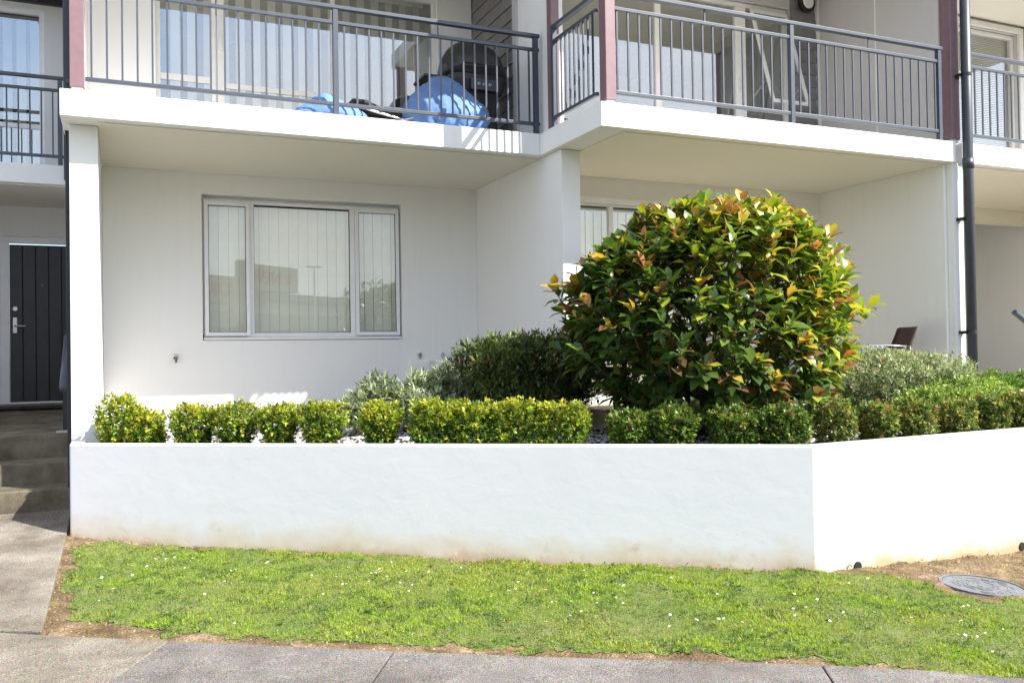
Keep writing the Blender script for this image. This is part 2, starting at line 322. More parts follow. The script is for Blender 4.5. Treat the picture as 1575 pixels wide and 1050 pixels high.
def origin(o):
    p = Vector((0,0,0))
    while o is not None: p = p + o.location; o = o.parent
    return p
def link(name, data, parent=None, loc=None):
    o = bpy.data.objects.new(name, data); COL.objects.link(o)
    if parent is not None: o.parent = parent
    if loc is not None:
        o.location = Vector(loc) - (origin(parent) if parent is not None else Vector((0,0,0)))
    return o
def tag(o, label=None, cat=None, group=None, kind=None):
    if label: o['label'] = label
    if cat: o['category'] = cat
    if group: o['group'] = group
    if kind: o['kind'] = kind
    return o
def empty(name, loc, label=None, cat=None, group=None, kind=None, rz=0):
    o = bpy.data.objects.new(name, None); COL.objects.link(o); o.location = loc; o.rotation_euler.z = rz
    o.empty_display_size = .1
    return tag(o, label, cat, group, kind)
def wall_open(mb, x0, x1, y0, y1, z0, z1, holes):
    """wall in the x/z plane with rectangular holes (hx0,hx1,hz0,hz1), pieces butted end to end"""
    xs = x0
    for (a, b, c, d) in sorted(holes):
        if a > xs: mb.box(xs, a, y0, y1, z0, z1)
        if c > z0: mb.box(a, b, y0, y1, z0, c)
        if d < z1: mb.box(a, b, y0, y1, d, z1)
        xs = b
    if xs < x1: mb.box(xs, x1, y0, y1, z0, z1)
    return mb

# ------------------------------------------------------------------ ground
A = np.array([-.398, 8.222]); Cn = np.array([4.545, 4.965]); T = (Cn-A)/np.linalg.norm(Cn-A); NN = np.array([-.5502, -.8350])
def ground(x, y):
    dx, dy = np.asarray(x)-A[0], np.asarray(y)-A[1]
    tt = dx*T[0]+dy*T[1]; n_ = dx*NN[0]+dy*NN[1]
    z = np.interp(tt, [-6,0,.7,1.5,2.7,3.45,4.2,5.92,7.8,20], [-1.40,-1.45,-1.49,-1.519,-1.544,-1.562,-1.574,-1.585,-1.70,-2.2])
    return z - .015*np.clip(n_, 0, 9)
FD = np.array([.8638, -.5038]); FN = np.array([-.5038, -.8638]); F0 = np.array([-.429, 5.66])    # footpath edge, its outward normal
def grid_mesh(name, poly_fn, x0, x1, y0, y1, step, zf, m, jitter=0.):
    nx = int((x1-x0)/step)+1; ny = int((y1-y0)/step)+1
    xs = np.linspace(x0, x1, nx); ys = np.linspace(y0, y1, ny); X, Y = np.meshgrid(xs, ys); Z = zf(X, Y)
    v = np.stack([X.ravel(), Y.ravel(), Z.ravel()], 1)
    i = np.arange(nx*ny).reshape(ny, nx); f = np.stack([i[:-1,:-1], i[:-1,1:], i[1:,1:], i[1:,:-1]], -1).reshape(-1, 4)
    c = v[f].mean(1); keep = poly_fn(c[:,0], c[:,1]); f = f[keep]
    me = bpy.data.meshes.new(name); me.from_pydata(v.tolist(), [], f.tolist()); me.materials.append(m)
    for p in me.polygons: p.use_smooth = True
    return me
_h = np.random.default_rng(3).random((64, 64))
def vnoise(x, y, s):
    x = np.asarray(x)*s; y = np.asarray(y)*s; xi = np.floor(x).astype(int); yi = np.floor(y).astype(int); fx = x-xi; fy = y-yi
    fx = fx*fx*(3-2*fx); fy = fy*fy*(3-2*fy); g = lambda a, b: _h[a % 64, b % 64]
    return (g(xi,yi)*(1-fx)+g(xi+1,yi)*fx)*(1-fy)+(g(xi,yi+1)*(1-fx)+g(xi+1,yi+1)*fx)*fy
def in_poly(px, py, poly):
    px = np.asarray(px); py = np.asarray(py); r = np.zeros(px.shape, bool); n = len(poly); j = n-1
    for i in range(n):
        xi, yi = poly[i]; xj, yj = poly[j]
        c = ((yi > py) != (yj > py)) & (px < (xj-xi)*(py-yi)/(yj-yi+1e-12)+xi); r ^= c; j = i
    return r
def soil_z(x, y): return ground(x, y) + (vnoise(x, y, 5)-.5)*.02 + (vnoise(x, y, 17)-.5)*.016 + (vnoise(x, y, 43)-.5)*.010 - .006 - .020*np.clip((.285-np.hypot(x-5.49, y-4.37))/.04, 0, 1)
fpd = lambda x, y: (x-F0[0])*FN[0]+(y-F0[1])*FN[1]        # >0 on the footpath side
o = link('soil', grid_mesh('soil', lambda x, y: (fpd(x, y) < .05) & (x > -.47), -.5, 11, .2, 9, .035, soil_z, M['soil'])); tag(o, kind='structure')
# wide ground sheet to the horizon, under everything
gm = MB(); gm.add([(-900,-900,-2.3),(900,-900,-2.3),(900,900,-2.3),(-900,900,-2.3)], [(0,1,2,3)])
M['far_ground'] = mat('far ground', (.16, .15, .10), .95, var=.4, vscale=.05)
tag(gm.build('ground', M['far_ground']), kind='structure')
# footpath: concrete slabs, joints left open over a bedding strip
fp = empty('footpath', (0, 0, 0), kind='structure')
def fpt(a, b, dz=0):      # a along the path edge, b outward
    p = F0+FD*a+FN*b; return (p[0], p[1], float(ground(*p))+dz)
def slab(a0, a1, b0, b1, m, skew=0.):
    mb = MB(); n = max(2, int((a1-a0)/.5)+1); top = []
    for i in range(n):
        a = a0+(a1-a0)*i/(n-1); top.append((a, b0))
    vs = []
    for a, _ in top: vs.append(fpt(a, b0, .012)); vs.append(fpt(a+skew, b1, .012)); vs.append(fpt(a, b0, -.09)); vs.append(fpt(a+skew, b1, -.09))
    fs = []
    for i in range(n-1):
        k = i*4; fs += [(k, k+4, k+5, k+1), (k, k+2, k+6, k+4), (k+1, k+5, k+7, k+3), (k+2, k+3, k+7, k+6)]
    k = (n-1)*4; fs += [(0, 1, 3, 2), (k, k+2, k+3, k+1)]
    mb.add(vs, fs); return mb.build('concrete_slab', m, fp, bevel=.006)
js = [-6.0, -3.9, -2.0, .765, 2.03, 4.25, 6.3, 8.4, 10.6]
for i in range(len(js)-1):
    slab(js[i]+.004, js[i+1]-.004, 0, 1.65, M['conc_light'] if i < 3 else M['conc_grey'])
mb = MB(); vs = [];
for a in np.linspace(-8, 12, 41): vs += [fpt(a, -.0, -.06), fpt(a, 1.65, -.06)]
mb.add(vs, [(2*i, 2*i+2, 2*i+3, 2*i+1) for i in range(40)]); mb.build('joint_bedding', M['soil'], fp)
# verge, kerb and road on the photographer's side of the footpath and across the street
mb = MB(); vs = []
for a in np.linspace(-40, 60, 51): vs += [fpt(min(a, 30), 1.64, -.02) if 0 else (*(F0+FD*a+FN*1.66), -1.75), (*(F0+FD*a+FN*3.4), -1.78)]
mb.add(vs, [(2*i, 2*i+2, 2*i+3, 2*i+1) for i in range(50)])
M['verge'] = mat('verge turf', (.10, .15, .035), .95, var=.4, vscale=3, bump=.6, bscale=60)
tag(mb.build('verge', M['verge']), kind='structure')
def strip(name, b0, b1, z0, z1, m, thick=0):
    mb = MB(); p = [F0+FD*-90+FN*b0, F0+FD*110+FN*b0, F0+FD*110+FN*b1, F0+FD*-90+FN*b1]
    mb.prism([(q[0], q[1]) for q in p], z0, z1); return tag(mb.build(name, m), kind='structure')
strip('kerb', 3.4, 3.55, -2.1, -1.77, M['conc_grey'])
strip('road', 3.55, 13.5, -2.2, -1.90, M['asphalt'])
strip('kerb', 13.5, 13.65, -2.1, -1.77, M['conc_grey'])
strip('pavement', 13.65, 17.0, -2.2, -1.775, M['conc_light'])
strip('car_park', 17.0, 62, -2.2, -1.80, M['asphalt'])

# path up to the steps (left), with a lip standing proud of the soil
pz = lambda x, y: np.interp(y, [5.6, 8.4, 8.95], [-1.535, -1.425, -1.33])
mb = MB(); vs = []; ys = np.linspace(5.70, 8.93, 12)
for y in ys: vs += [(-2.6, y if y > 5.8 else y+1.28, pz(0, y)), (-.425, y, pz(0, y)+.002), (-2.6, y if y > 5.8 else y+1.28, -1.75), (-.425, y, -1.75)]
fs = []
for i in range(11):
    k = 4*i; fs += [(k, k+1, k+5, k+4), (k+1, k+3, k+7, k+5), (k, k+4, k+6, k+2)]
fs += [(0, 2, 3, 1), (44, 45, 47, 46)]
vs[0] = (-2.6, 6.93, pz(0, 6.93)); vs[2] = (-2.6, 6.93, -1.75); vs[4] = (-2.6, 6.96, pz(0, 6.96)); vs[6] = (-2.6, 6.96, -1.75)
for i in range(2, 12): 
    y = max(ys[i], 6.99+.1*i) if ys[i] < 7.8 else ys[i]
    vs[4*i] = (-2.6, y, pz(0, y)); vs[4*i+2] = (-2.6, y, -1.75)
mb.add(vs, fs); path = mb.build('path', M['conc_path'], bevel=.008); tag(path, kind='structure')
# steps and landing
st = empty('steps', (-.6, 9, -1.4), kind='structure')
mb = MB()
for i, (y, z0, z1) in enumerate([(8.93, -1.6, -1.145), (9.36, -1.6, -.95)]):
    MB().box(-3.2, -.41, y, [9.36, 9.86][i], z0, z1).build('step', M['conc_step'], st, bevel=.012)
mb = MB().prism([(-3.2, 9.86, -.735, -1.6), (-.41, 9.86, -.735, -1.6), (-.41, 13.35, -.60, -1.6), (-3.2, 13.35, -.60, -1.6)], 0, 0)
mb.build('landing', M['conc_step'], st, bevel=.012)
MB().box(-3.2, -.41, 13.35, 13.62, -1.6, -.565).build('threshold', M['conc_light'], st)

# ------------------------------------------------------------------ planter wall
ZT = -.693
pw = MB()
inn = .115
nC = np.array([-.0467, -1.])     # outward normal of the right stretch
E2 = Cn + np.array([6.6, .31])
Ci = Cn + np.array([.045, .118])
pts = [tuple(A), tuple(Cn), tuple(E2), (E2[0], E2[1]+inn), tuple(Ci), (-.28, 8.298), (-.28, 8.60), (-.402, 8.60)]
pw.prism(pts, -1.95, ZT)
o = pw.build('planter_wall', M['planter'], bevel=.012); tag(o, 'low white plastered retaining wall holding the garden bed, earth-stained at its foot', 'wall')
# weep pipes at the foot of the right stretch
for (x, y, z) in [(4.95, 4.981, -1.600), (6.84, 5.07, -1.662)]:
    mb = MB().tube([(x, y+.03, z), (x, y-.008, z)], .034, 16)
    near = x < 6
    tag(mb.build('drain_pipe', M['hole']), 'small dark drain hole at the foot of the white wall, %s' % ('nearer the wall corner' if near else 'beyond the manhole cover'), 'drain pipe', 'drain holes in the planter wall')

# garden bed surface
bed_poly = [(-.30, 8.58), (-.28, 8.33), (4.60, 5.10), (11, 5.42), (11, 7.3), (8.75, 7.3), (8.6, 7.25), (4.3, 7.25), (4.25, 8.0), (4.14, 8.2), (4.14, 10.43), (-.2, 10.43), (-.2, 8.6)]
bedz = lambda x, y: np.clip(-.80+(fpd(x, y)*-1-2.2)*.035, -.80, -.62)+(vnoise(x, y, 6)-.5)*.03+(vnoise(x, y, 19)-.5)*.02
o = link('garden_bed', grid_mesh('garden_bed', lambda x, y: in_poly(x, y, bed_poly), -.35, 11.2, 4.9, 10.5, .05, bedz, M['soil_bed'])); tag(o, kind='structure'); bed = o
# patio slab of the second and third flat
tag(MB().box(4.36, 8.57, 7.27, 9.17, -1.2, -.57).build('patio', M['conc_patio']), kind='structure')
tag(MB().box(8.81, 13.0, 7.4, 11.4, -1.2, -.60).build('patio', M['conc_patio']), kind='structure')
# far rough ground under the bay openings so nothing is hollow
# ------------------------------------------------------------------ building
B = empty('apartment_building', (4, 9, -1.4), 'white rendered two-storey apartment block with recessed ground floor bays and railed balconies', 'building')
S0, S1 = 2.085, 2.315           # balcony slab
U0, U1 = 4.66, 4.89             # slab above
def P(name, mb, m, parent=B, **k): return mb.build(name, m, parent, **k)
# party walls (ground)
P('party_wall', MB().box(-.405, -.175, 8.686, 13.9, -1.7, S0-.002), M['render'], bevel=.006)
P('party_wall', MB().box(4.13, 4.345, 8.05, 10.6, -1.4, S0-.002), M['render'], bevel=.006)
P('party_wall', MB().box(8.58, 8.80, 7.22, 11.5, -1.4, S0-.002), M['render'], bevel=.006)
P('pilaster', MB().box(8.62, 8.78, 7.135, 7.218, -1.4, S0-.002), M['render'], bevel=.004)
P('party_wall', MB().box(13.0, 13.2, 7.2, 11.5, -1.4, S0-.002), M['render'])
P('party_wall', MB().box(-5.2, -5.0, 8.7, 13.6, -1.7, S0-.002), M['render'])
P('porch_shade_wall', MB().box(-2.25, -2.05, 9.6, 13.498, -1.7, S0-.002), M['render'])  # unseen side wall, added to darken the entrance recess
# back walls (ground)
bw = wall_open(MB(), -.173, 4.128, 10.424, 10.58, -1.4, S0-.002, [(.835, 3.14, .20, 1.84)]); P('back_wall', bw, M['back_wall'])
bw = wall_open(MB(), 4.347, 8.578, 9.173, 9.33, -.57, S0-.002, [(4.60, 7.0, -.55, 1.82)]); P('back_wall', bw, M['back_wall'])
MB_ = MB().box(8.802, 12.998, 9.30, 9.45, 1.86, S0-.002); P('lintel', MB_, M['soffit'])
P('back_wall', MB().box(8.802, 12.998, 11.2, 11.35, -.6, S0-.002), M['back_wall'])
bw = wall_open(MB(), -4.998, -.407, 13.5, 13.66, -.62, S0-.002, [(-1.40, -.44, -.57, 1.60)]); P('back_wall', bw, M['back_wall'])
# slabs: every balcony is one slab with its fascia
def slab_m(name, poly, z0, z1, m1=None):
    o = P(name, MB().prism(poly, z0, z1), m1 or M['render'], bevel=.007); return o
def floor_layer(z0, z1, nm):
    slab_m(nm, [(-.462, 8.40), (4.06, 8.40), (4.06, 10.42), (-.462, 10.42)], z0, z1)
    slab_m(nm, [(4.062, 7.098), (8.64, 7.098), (8.64, 9.171), (4.062, 9.171)], z0, z1)
    slab_m(nm, [(8.74, 7.098), (13.3, 7.098), (13.3, 9.30), (8.74, 9.30)], z0, z1)
    slab_m(nm, [(-5.3, 11.75), (-.464, 11.75), (-.464, 13.5), (-5.3, 13.5)], z0, z1)
    slab_m(nm, [(8.642, 7.30), (8.738, 7.30), (8.738, 9.2), (8.642, 9.2)], z0, z1)
floor_layer(S0, S1, 'balcony_slab'); floor_layer(U0, U1, 'upper_slab')
# soffit linings, a few mm below the slabs, set back from the drip edge
def lining(x0, x1, y0, y1, z): P('soffit', MB().box(x0, x1, y0, y1, z-.012, z-.0005), M['soffit'])
for z in (S0, U0):
    lining(-.172, 4.127, 8.52, 10.42, z); lining(4.35, 8.57, 7.2, 9.17, z); lining(8.81, 12.99, 7.2, 9.29 if z < 3 else 8.75, z); lining(-4.99, -.41, 11.85, 13.49, z)
# floor/roof mass behind
P('floor_structure', MB().box(-.17, 4.06, 10.585, 14.5, S0, S1), M['interior'])
P('floor_structure', MB().box(4.062, 8.64, 9.335, 14.5, S0, S1), M['interior'])
P('floor_structure', MB().box(8.642, 13.3, 9.46, 14.5, S0, S1), M['interior'])
P('roof', MB().box(-5.3, 13.3, 13.51, 16.5, U0, U1+.3), M['render'])
P('roof', MB().box(-.46, 4.06, 10.43, 13.505, U0, U1+.3), M['render']); P('roof', MB().box(4.062, 13.3, 9.32, 13.505, U0, U1+.3), M['render'])
# rooms behind the openings (dim boxes)
def room(x0, x1, y0, y1, z0, z1):
    mb = MB(); t_ = .03
    mb.box(x0, x1, y1, y1+t_, z0, z1); mb.box(x0-t_, x0, y0, y1+t_, z0, z1); mb.box(x1, x1+t_, y0, y1+t_, z0, z1)
    mb.box(x0-t_, x1+t_, y0, y1+t_, z0-t_, z0-.001); mb.box(x0-t_, x1+t_, y0, y1+t_, z1+.001, z1+t_)
    P('room', mb, M['interior'])
room(.2, 4.0, 10.60, 13.6, -.55, 2.03); room(4.45, 7.6, 9.35, 12.8, -.55, 2.03)
room(.3, 3.95, 10.60, 13.4, 2.36, 4.6); room(4.4, 8.2, 9.35, 12.8, 2.36, 4.6); room(8.98, 12.9, 8.92, 11.5, 2.36, 4.6)
room(-4.5, -.72, 12.77, 14.5, 2.36, 4.6)

# upper floor walls
bw = wall_open(MB(), -.461, 4.10, 10.424, 10.58, S1+.002, U0-.014, [(.375, 3.64, S1+.004, 4.45)]); P('upper_wall', bw, M['upper_white'])
bw = wall_open(MB(), 4.12, 8.56, 9.173, 9.33, S1+.002, U0-.014, [(4.40, 8.12, S1+.004, 4.50)]); P('upper_wall', bw, M['grey_wall'])
bw = wall_open(MB(), 8.802, 14.5, 8.76, 8.90, S1+.002, U0-.014, [(9.05, 11.95, S1+.01, 4.52)]); P('upper_wall', bw, M['grey_wall'])
bw = wall_open(MB(), -5.0, -.463, 12.6, 12.75, S1+.002, U0-.014, [(-3.9, -.862, S1+.10, 4.43)]); P('upper_wall', bw, M['upper_white'])
# upper party walls: left bay / between the two balconies / right
P('upper_party_wall', MB().box(-.455, -.30, 9.2, 10.42, S1+.002, U0-.014), M['upper_white'])
P('upper_party_wall', MB().box(4.12, 4.30, 8.30, 9.10, S1+.002, U0-.014), M['upper_white'], bevel=.005)
w_ = P('upper_party_wall', MB().box(4.13, 4.29, 9.102, 10.42, S1+.002, U0-.014), M['board'])
P('corner_trim', MB().box(4.085, 4.128, 9.04, 9.13, S1+.002, U0-.014), M['grey_wall'])
P('upper_party_wall', MB().box(8.58, 8.80, 7.25, 9.9, S1+.002, U0-.014), M['grey_wall'], bevel=.004)
P('wall_joint', MB().box(8.573, 8.579, 8.155, 8.17, S1+.002, U0-.014), M['upper_white']); P('corner_trim', MB().box(8.53, 8.572, 9.10, 9.171, S1+.002, U0-.014), M['cream_alu'])
# weatherboards: overlapping, each one a board
def boards_u(x, y0, y1, parent, z0=S1+.01, z1=U0-.03, h=.165):
    me = MB().add([(0,0,0),(-.028,0,0),(-.010,0,h+.012),(0,0,h+.012),(0,y1-y0,0),(-.028,y1-y0,0),(-.010,y1-y0,h+.012),(0,y1-y0,h+.012)],
                  [(0,1,2,3),(4,7,6,5),(0,4,5,1),(1,5,6,2),(2,6,7,3),(3,7,4,0)]).mesh('weatherboard', M['board'])
    z = z0
    while z + h < z1: link('weatherboard', me, parent, (x-.002, y0, z)); z += h
def boards_v(y, x0, x1, parent, z0=S1+.01, z1=U0-.03, h=.165):
    me = MB().add([(0,0,0),(0,-.028,0),(0,-.010,h+.012),(0,0,h+.012),(x1-x0,0,0),(x1-x0,-.028,0),(x1-x0,-.010,h+.012),(x1-x0,0,h+.012)],
                  [(0,1,2,3),(4,7,6,5),(0,4,5,1),(1,5,6,2),(2,6,7,3),(3,7,4,0)]).mesh('weatherboard', M['board'])
    z = z0
    while z + h < z1: link('weatherboard', me, parent, (x0, y-.002, z)); z += h
boards_u(4.13, 9.135, 10.42, w_)
wb2 = P('clad_panel', MB().box(8.13, 8.528, 9.150, 9.171, S1+.002, U0-.02), M['board']); boards_v(9.148, 8.135, 8.525, wb2)
wb3 = P('clad_panel', MB().box(12.06, 13.0, 8.738, 8.759, S1+.002, U0-.02), M['board']); boards_v(8.736, 12.06, 12.99, wb3)
# dark fascia beam over the left upper flat and a screen edge beside the left post
P('soffit', MB().box(-5.0, -.47, 11.76, 12.59, U0-.045, U0-.0125), M['dark_soffit'])
P('beam', MB().box(-.98, -.93, 11.78, 12.58, U0-.13, U0-.046), M['dark_soffit']); P('beam', MB().box(-5.0, -.47, 12.55, 12.598, U0-.16, U0-.046), M['dark_soffit'])

# ------------------------------------------------------------------ posts
def post(x0, x1, y0, y1, z0, z1, m, foot=True):
    p = P('post', MB().box(x0, x1, y0, y1, z0, z1), m, bevel=.005)
    if foot: P('foot_plate', MB().box(x0+.015, x1-.012, y0+.012, y1-.012, S1+.001, z0), M['upper_white'], p)
    return p
post(-.385, -.270, 8.43, 8.55, S1+.03, U0, M['red'])
post(4.135, 4.242, 7.125, 7.245, S1+.03, U0, M['red'])
post(4.105, 4.20, 8.19, 8.29, S1+.003, U0, M['red'], False)
post(8.60, 8.735, 7.11, 7.235, S1+.03, U0, M['red'])
post(-.60, -.545, 11.66, 11.74, S1-.18, U0, M['pipe'], False)
post(-.450, -.412, 8.95, 9.0, -1.2, S0-.001, M['dark_pole'], False)      # dark square stanchion behind the left pillar
post(-.44, -.39, 8.60, 8.64, S1+.003, U0, M['pipe'], False)

# ------------------------------------------------------------------ railings
bal_r = {}
def railing(x0, y0, x1, y1, posts, n_bal, zoff=0, top=1.065, struts=(), inset=(.05, .05), heavy=False):
    """posts: fractions along the run carrying a square post"""
    p0 = Vector((x0, y0, S1)); p1 = Vector((x1, y1, S1)); d = p1-p0; L = d.length; dn = d.normalized()
    r = empty('railing', p0 - origin(B)); r.parent = B
    z_mid, z_bot = .90, .095
    def b(name, q0, q1, wd, ht): MB().bar(q0, q1, wd, ht).build(name, M['rail'], r, bevel=.004)
    up = lambda t_, z: p0+dn*(L*t_)+Vector((0,0,z))
    b('handrail', up(0, top-.018), up(1, top-.018), .062, .036)
    b('mid_rail', up(0, z_mid), up(1, z_mid), .034, .034); b('bottom_rail', up(0, z_bot+.017), up(1, z_bot+.017), .036, .034)
    for t_ in posts:
        MB().bar(up(t_, .001), up(t_, top-.037), .05, .05).build('railing_post', M['rail'], r, bevel=.003)
    for t_ in struts: MB().bar(up(t_, z_mid+.018), up(t_, top-.037), .014, .014).build('strut', M['rail'], r)
    k = 'b'
    if k not in bal_r: bal_r[k] = MB().box(-.008, .008, -.008, .008, 0, z_mid-.018-z_bot-.036).mesh('baluster', M['rail'])
    for i in range(n_bal):
        t_ = inset[0]/L+(1-(inset[0]+inset[1])/L)*i/(n_bal-1)
        if any(abs(t_-q)*L < .05 for q in posts): continue
        o = link('baluster', bal_r[k], r, up(t_, z_bot+.035)); o.rotation_euler.z = math.atan2(d.y, d.x)
    return r
railing(-.265, 8.455, 4.09, 8.455, (.5, .99), 35, struts=(.74,), inset=(.05, .12))
railing(4.245, 7.155, 8.50, 7.155, (.494, .99), 35, struts=(.242, .745), inset=(.03, .1))
railing(4.115, 8.18, 4.115, 7.25, (.03,), 9, inset=(.10, .08))
railing(8.85, 7.155, 13.2, 7.155, (.5, .99), 35, inset=(.065, .1))
railing(-4.9, 11.80, -.60, 11.80, (.5, .99), 35, inset=(.1, .12))
railing(-.40, 8.56, -.40, 9.18, (.98,), 6, inset=(.1, .1))

# downpipe with brackets
dp = P('downpipe', MB().tube([(8.735, 7.02, -.85), (8.735, 7.02, 2.05), (8.735, 7.02, 2.10), (8.735, 7.02, U1)], [.054]*4, 20), M['pipe'], smooth=True)
P('pipe_collar', MB().tube([(8.735, 7.02, 2.0), (8.735, 7.02, 2.12)], .060, 20), M['pipe'], dp, smooth=True)
for z in (3.06, 1.44, .165):
    P('bracket', MB().box(8.66, 8.74, 7.04, 7.13, z-.018, z+.018).tube([(8.735, 7.02, z-.02), (8.735, 7.02, z+.02)], .057, 20), M['black'], dp)

# ------------------------------------------------------------------ windows
def frame_rect(mb, x0, x1, z0, z1, y0, y1, w_, wb=None, wt=None):
    wb = wb or w_; wt = wt or w_
    mb.box(x0, x0+w_, y0, y1, z0, z1); mb.box(x1-w_, x1, y0, y1, z0, z1)
    mb.box(x0+w_, x1-w_, y0, y1, z0, z0+wb); mb.box(x0+w_, x1-w_, y0, y1, z1-wt, z1); return mb
win = empty('window', Vector((2, 10.45, .2))-origin(B)); win.parent = B
frame_rect(MB(), .855, 3.12, .235, 1.795, 10.475, 10.53, .045, .05, .04).build('frame', M['alu'], win, bevel=.004)
for x in (1.375, 2.545): MB().box(x-.028, x+.028, 10.47, 10.528, .286, 1.754).build('mullion', M['alu'], win, bevel=.003)
MB().box(.845, 3.13, 10.40, 10.50, .205, .232).build('sill', M['alu'], win, bevel=.004)
MB().box(1.404, 2.516, 10.50, 10.506, .287, 1.753).build('pane', M['glass'], win)
frame_rect(MB(), 1.404, 2.516, .287, 1.753, 10.492, 10.512, .005, .005, .018).build('seal', M['seal'], win)
def sash(x0, x1, z0, z1, tilt):
    s = empty('sash', Vector((0, 10.465, z1))-origin(win)); s.parent = win
    def loc(mb, n, m, **k): return mb.build(n, m, s, **k)
    loc(frame_rect(MB(), x0, x1, z0, z1, 10.445, 10.478, .042), 'sash_frame', M['alu'], bevel=.004)
    loc(frame_rect(MB(), x0+.042, x1-.042, z0+.042, z1-.042, 10.455, 10.47, .006), 'sash_seal', M['seal'])
    loc(MB().box(x0+.048, x1-.048, 10.460, 10.465, z0+.048, z1-.048), 'sash_pane', M['glass'])
    s.rotation_euler.x = -tilt
    return s
sash(.862, 1.352, .25, 1.765, math.radians(.55)); sash(2.575, 3.115, .25, 1.765, math.radians(.35))

def blind(label, x0, x1, y, z0, z1, pitch, width, ang, m, group, loc_first=None, skip=()):
    b = empty('vertical_blind', ((x0+x1)/2, y, z0), label, 'blind', group)
    me = MB().box(-width/2, width/2, -.0012, .0012, 0, z1-z0).mesh('slat', m)
    MB().box(x0, x1, y-.02, y+.02, z1+.002, z1+.04).build('head_rail', M['alu'], b)
    n = int((x1-x0)/pitch)
    for i in range(n+1):
        if i in skip: continue
        o = link('slat', me, b, (x0+(i+.5)*(x1-x0)/(n+1), y, z0)); o.rotation_euler.z = ang+random.uniform(-.09, .09)
    return b
blind('closed cream vertical blind behind the wide ground floor window', .80, 3.17, 10.60, .27, 1.80, .117, .110, math.radians(2), M['blind'], 'vertical blinds')

# handles
def pull(x, y, z, parent, m=None):
    MB().tube([(x, y, z+.07), (x, y-.03, z+.075), (x+.0, y-.045, z+.05), (x, y-.045, z-.05), (x, y-.03, z-.075), (x, y, z-.07)], .009, 8).box(x-.014, x+.014, y+.001, y+.012, z-.10, z+.10).build('handle', m or M['white_dot'], parent, smooth=False)
# upper door set of balcony one: fixed light, sliding leaves
def glazed(x0, x1, y, z0, z1, mulls, m, rails=(), fw=.045, glass='glass_up'):
    d = empty('sliding_door', Vector(((x0+x1)/2, y, z0))-origin(B)); d.parent = B
    frame_rect(MB(), x0, x1, z0, z1, y+.03, y+.10, fw, .05, .05).build('frame', m, d, bevel=.003)
    xs = [x0+fw]+[v for a, w_ in mulls for v in (a-w_/2, a+w_/2)]+[x1-fw]
    for a, w_ in mulls: MB().box(a-w_/2, a+w_/2, y+.032, y+.098, z0+.051, z1-.051).build('mullion', m, d, bevel=.003)
    for i in range(0, len(xs), 2):
        a, b_ = xs[i]+.001, xs[i+1]-.001
        MB().box(a, b_, y+.060, y+.066, z0+.051, z1-.051).build('pane', M[glass], d)
    for (a, b_, z, h) in rails: MB().box(a, b_, y+.040, y+.058, z-h/2, z+h/2).build('transom', m, d, bevel=.003)
    return d
d1 = glazed(.378, 3.636, 10.44, S1+.012, 4.44, [(.985, .045), (1.06, .09), (2.345, .05)][0:1]+[(1.062, .075), (2.345, .05)], M['cream_alu'],
            rails=[(.424, .96, 3.135, .07), (1.10, 2.318, 3.095, .06), (2.372, 3.59, 3.03, .03)])
pull(1.062, 10.468, 3.56, d1)
blind('half-open pale vertical blind behind the left balcony sliding doors', .50, 3.55, 10.72, S1+.06, 4.42, .19, .11, math.radians(24), M['blind_grey'], 'vertical blinds')
d2 = glazed(4.402, 8.118, 9.19, S1+.012, 4.49, [(6.10, .085), (7.36, .16)], M['cream_alu'], rails=[(6.145, 7.275, 2.50, .03)])
pull(7.33, 9.215, 3.42, d2, M['cream_alu'])
# propped-open awning window
aw = empty('awning_window', Vector((7.8, 9.21, 4.42))-origin(B)); aw.parent = B
frame_rect(MB(), 7.50, 8.10, 3.05, 4.42, 9.185, 9.215, .04).build('sash_frame', M['cream_alu'], aw, bevel=.003)
MB().box(7.541, 8.059, 9.198, 9.203, 3.091, 4.379).build('pane', M['glass'], aw)
aw.rotation_euler.x = -math.radians(17)
for x in (7.50, 8.09): MB().bar((x, 9.18, 3.25), (x, 8.93, 3.40), .012, .02).build('stay', M['steel'], B)
# ground floor sliding door of bay two with closed blind
d3 = glazed(4.602, 6.998, 9.19, -.55, 1.80, [(5.39, .06), (6.2, .06)], M['alu'], fw=.05, glass='glass')
P('door_head', MB().box(4.58, 7.02, 9.135, 9.172, 1.765, 1.83), M['alu'], bevel=.004); P('door_sill', MB().box(4.58, 7.02, 9.08, 9.172, -.568, -.535), M['alu'])
blind('closed cream vertical blind behind the patio door beside the large shrub', 4.66, 6.95, 9.38, -.49, 1.70, .115, .109, math.radians(5), M['blind'], 'vertical blinds')
# third flat upper door, left flat upper window
d4 = glazed(9.052, 11.948, 8.78, S1+.012, 4.51, [(10.0, .07), (11.0, .07)], M['cream_alu'])
P('architrave', MB().box(11.96, 12.04, 8.715, 8.758, S1+.01, 4.60).box(9.0, 11.96, 8.715, 8.758, 4.53, 4.60), M['cream_alu'], bevel=.003)
hb = empty('venetian_blind', (11.4, 8.98, S1+.1), 'pale horizontal slat blind behind the far right balcony door', 'blind', 'blinds')
me = MB().box(-.52, .52, -.012, .012, -.001, .001).mesh('slat', M['blind'])
for i in range(80):
    o = link('slat', me, hb, (11.4, 8.98, S1+.12+i*.026)); o.rotation_euler.x = .6
d5 = glazed(-3.898, -.864, 12.60, S1+.102, 4.428, [(-2.3, .07)], M['alu'], rails=[(-2.26, -.91, 2.96, .06)], fw=.055)
blind('pale vertical blind in the upper window at the far left', -3.85, -.91, 12.90, S1+.16, 4.38, .16, .11, math.radians(22), M['blind_grey'], 'vertical blinds')

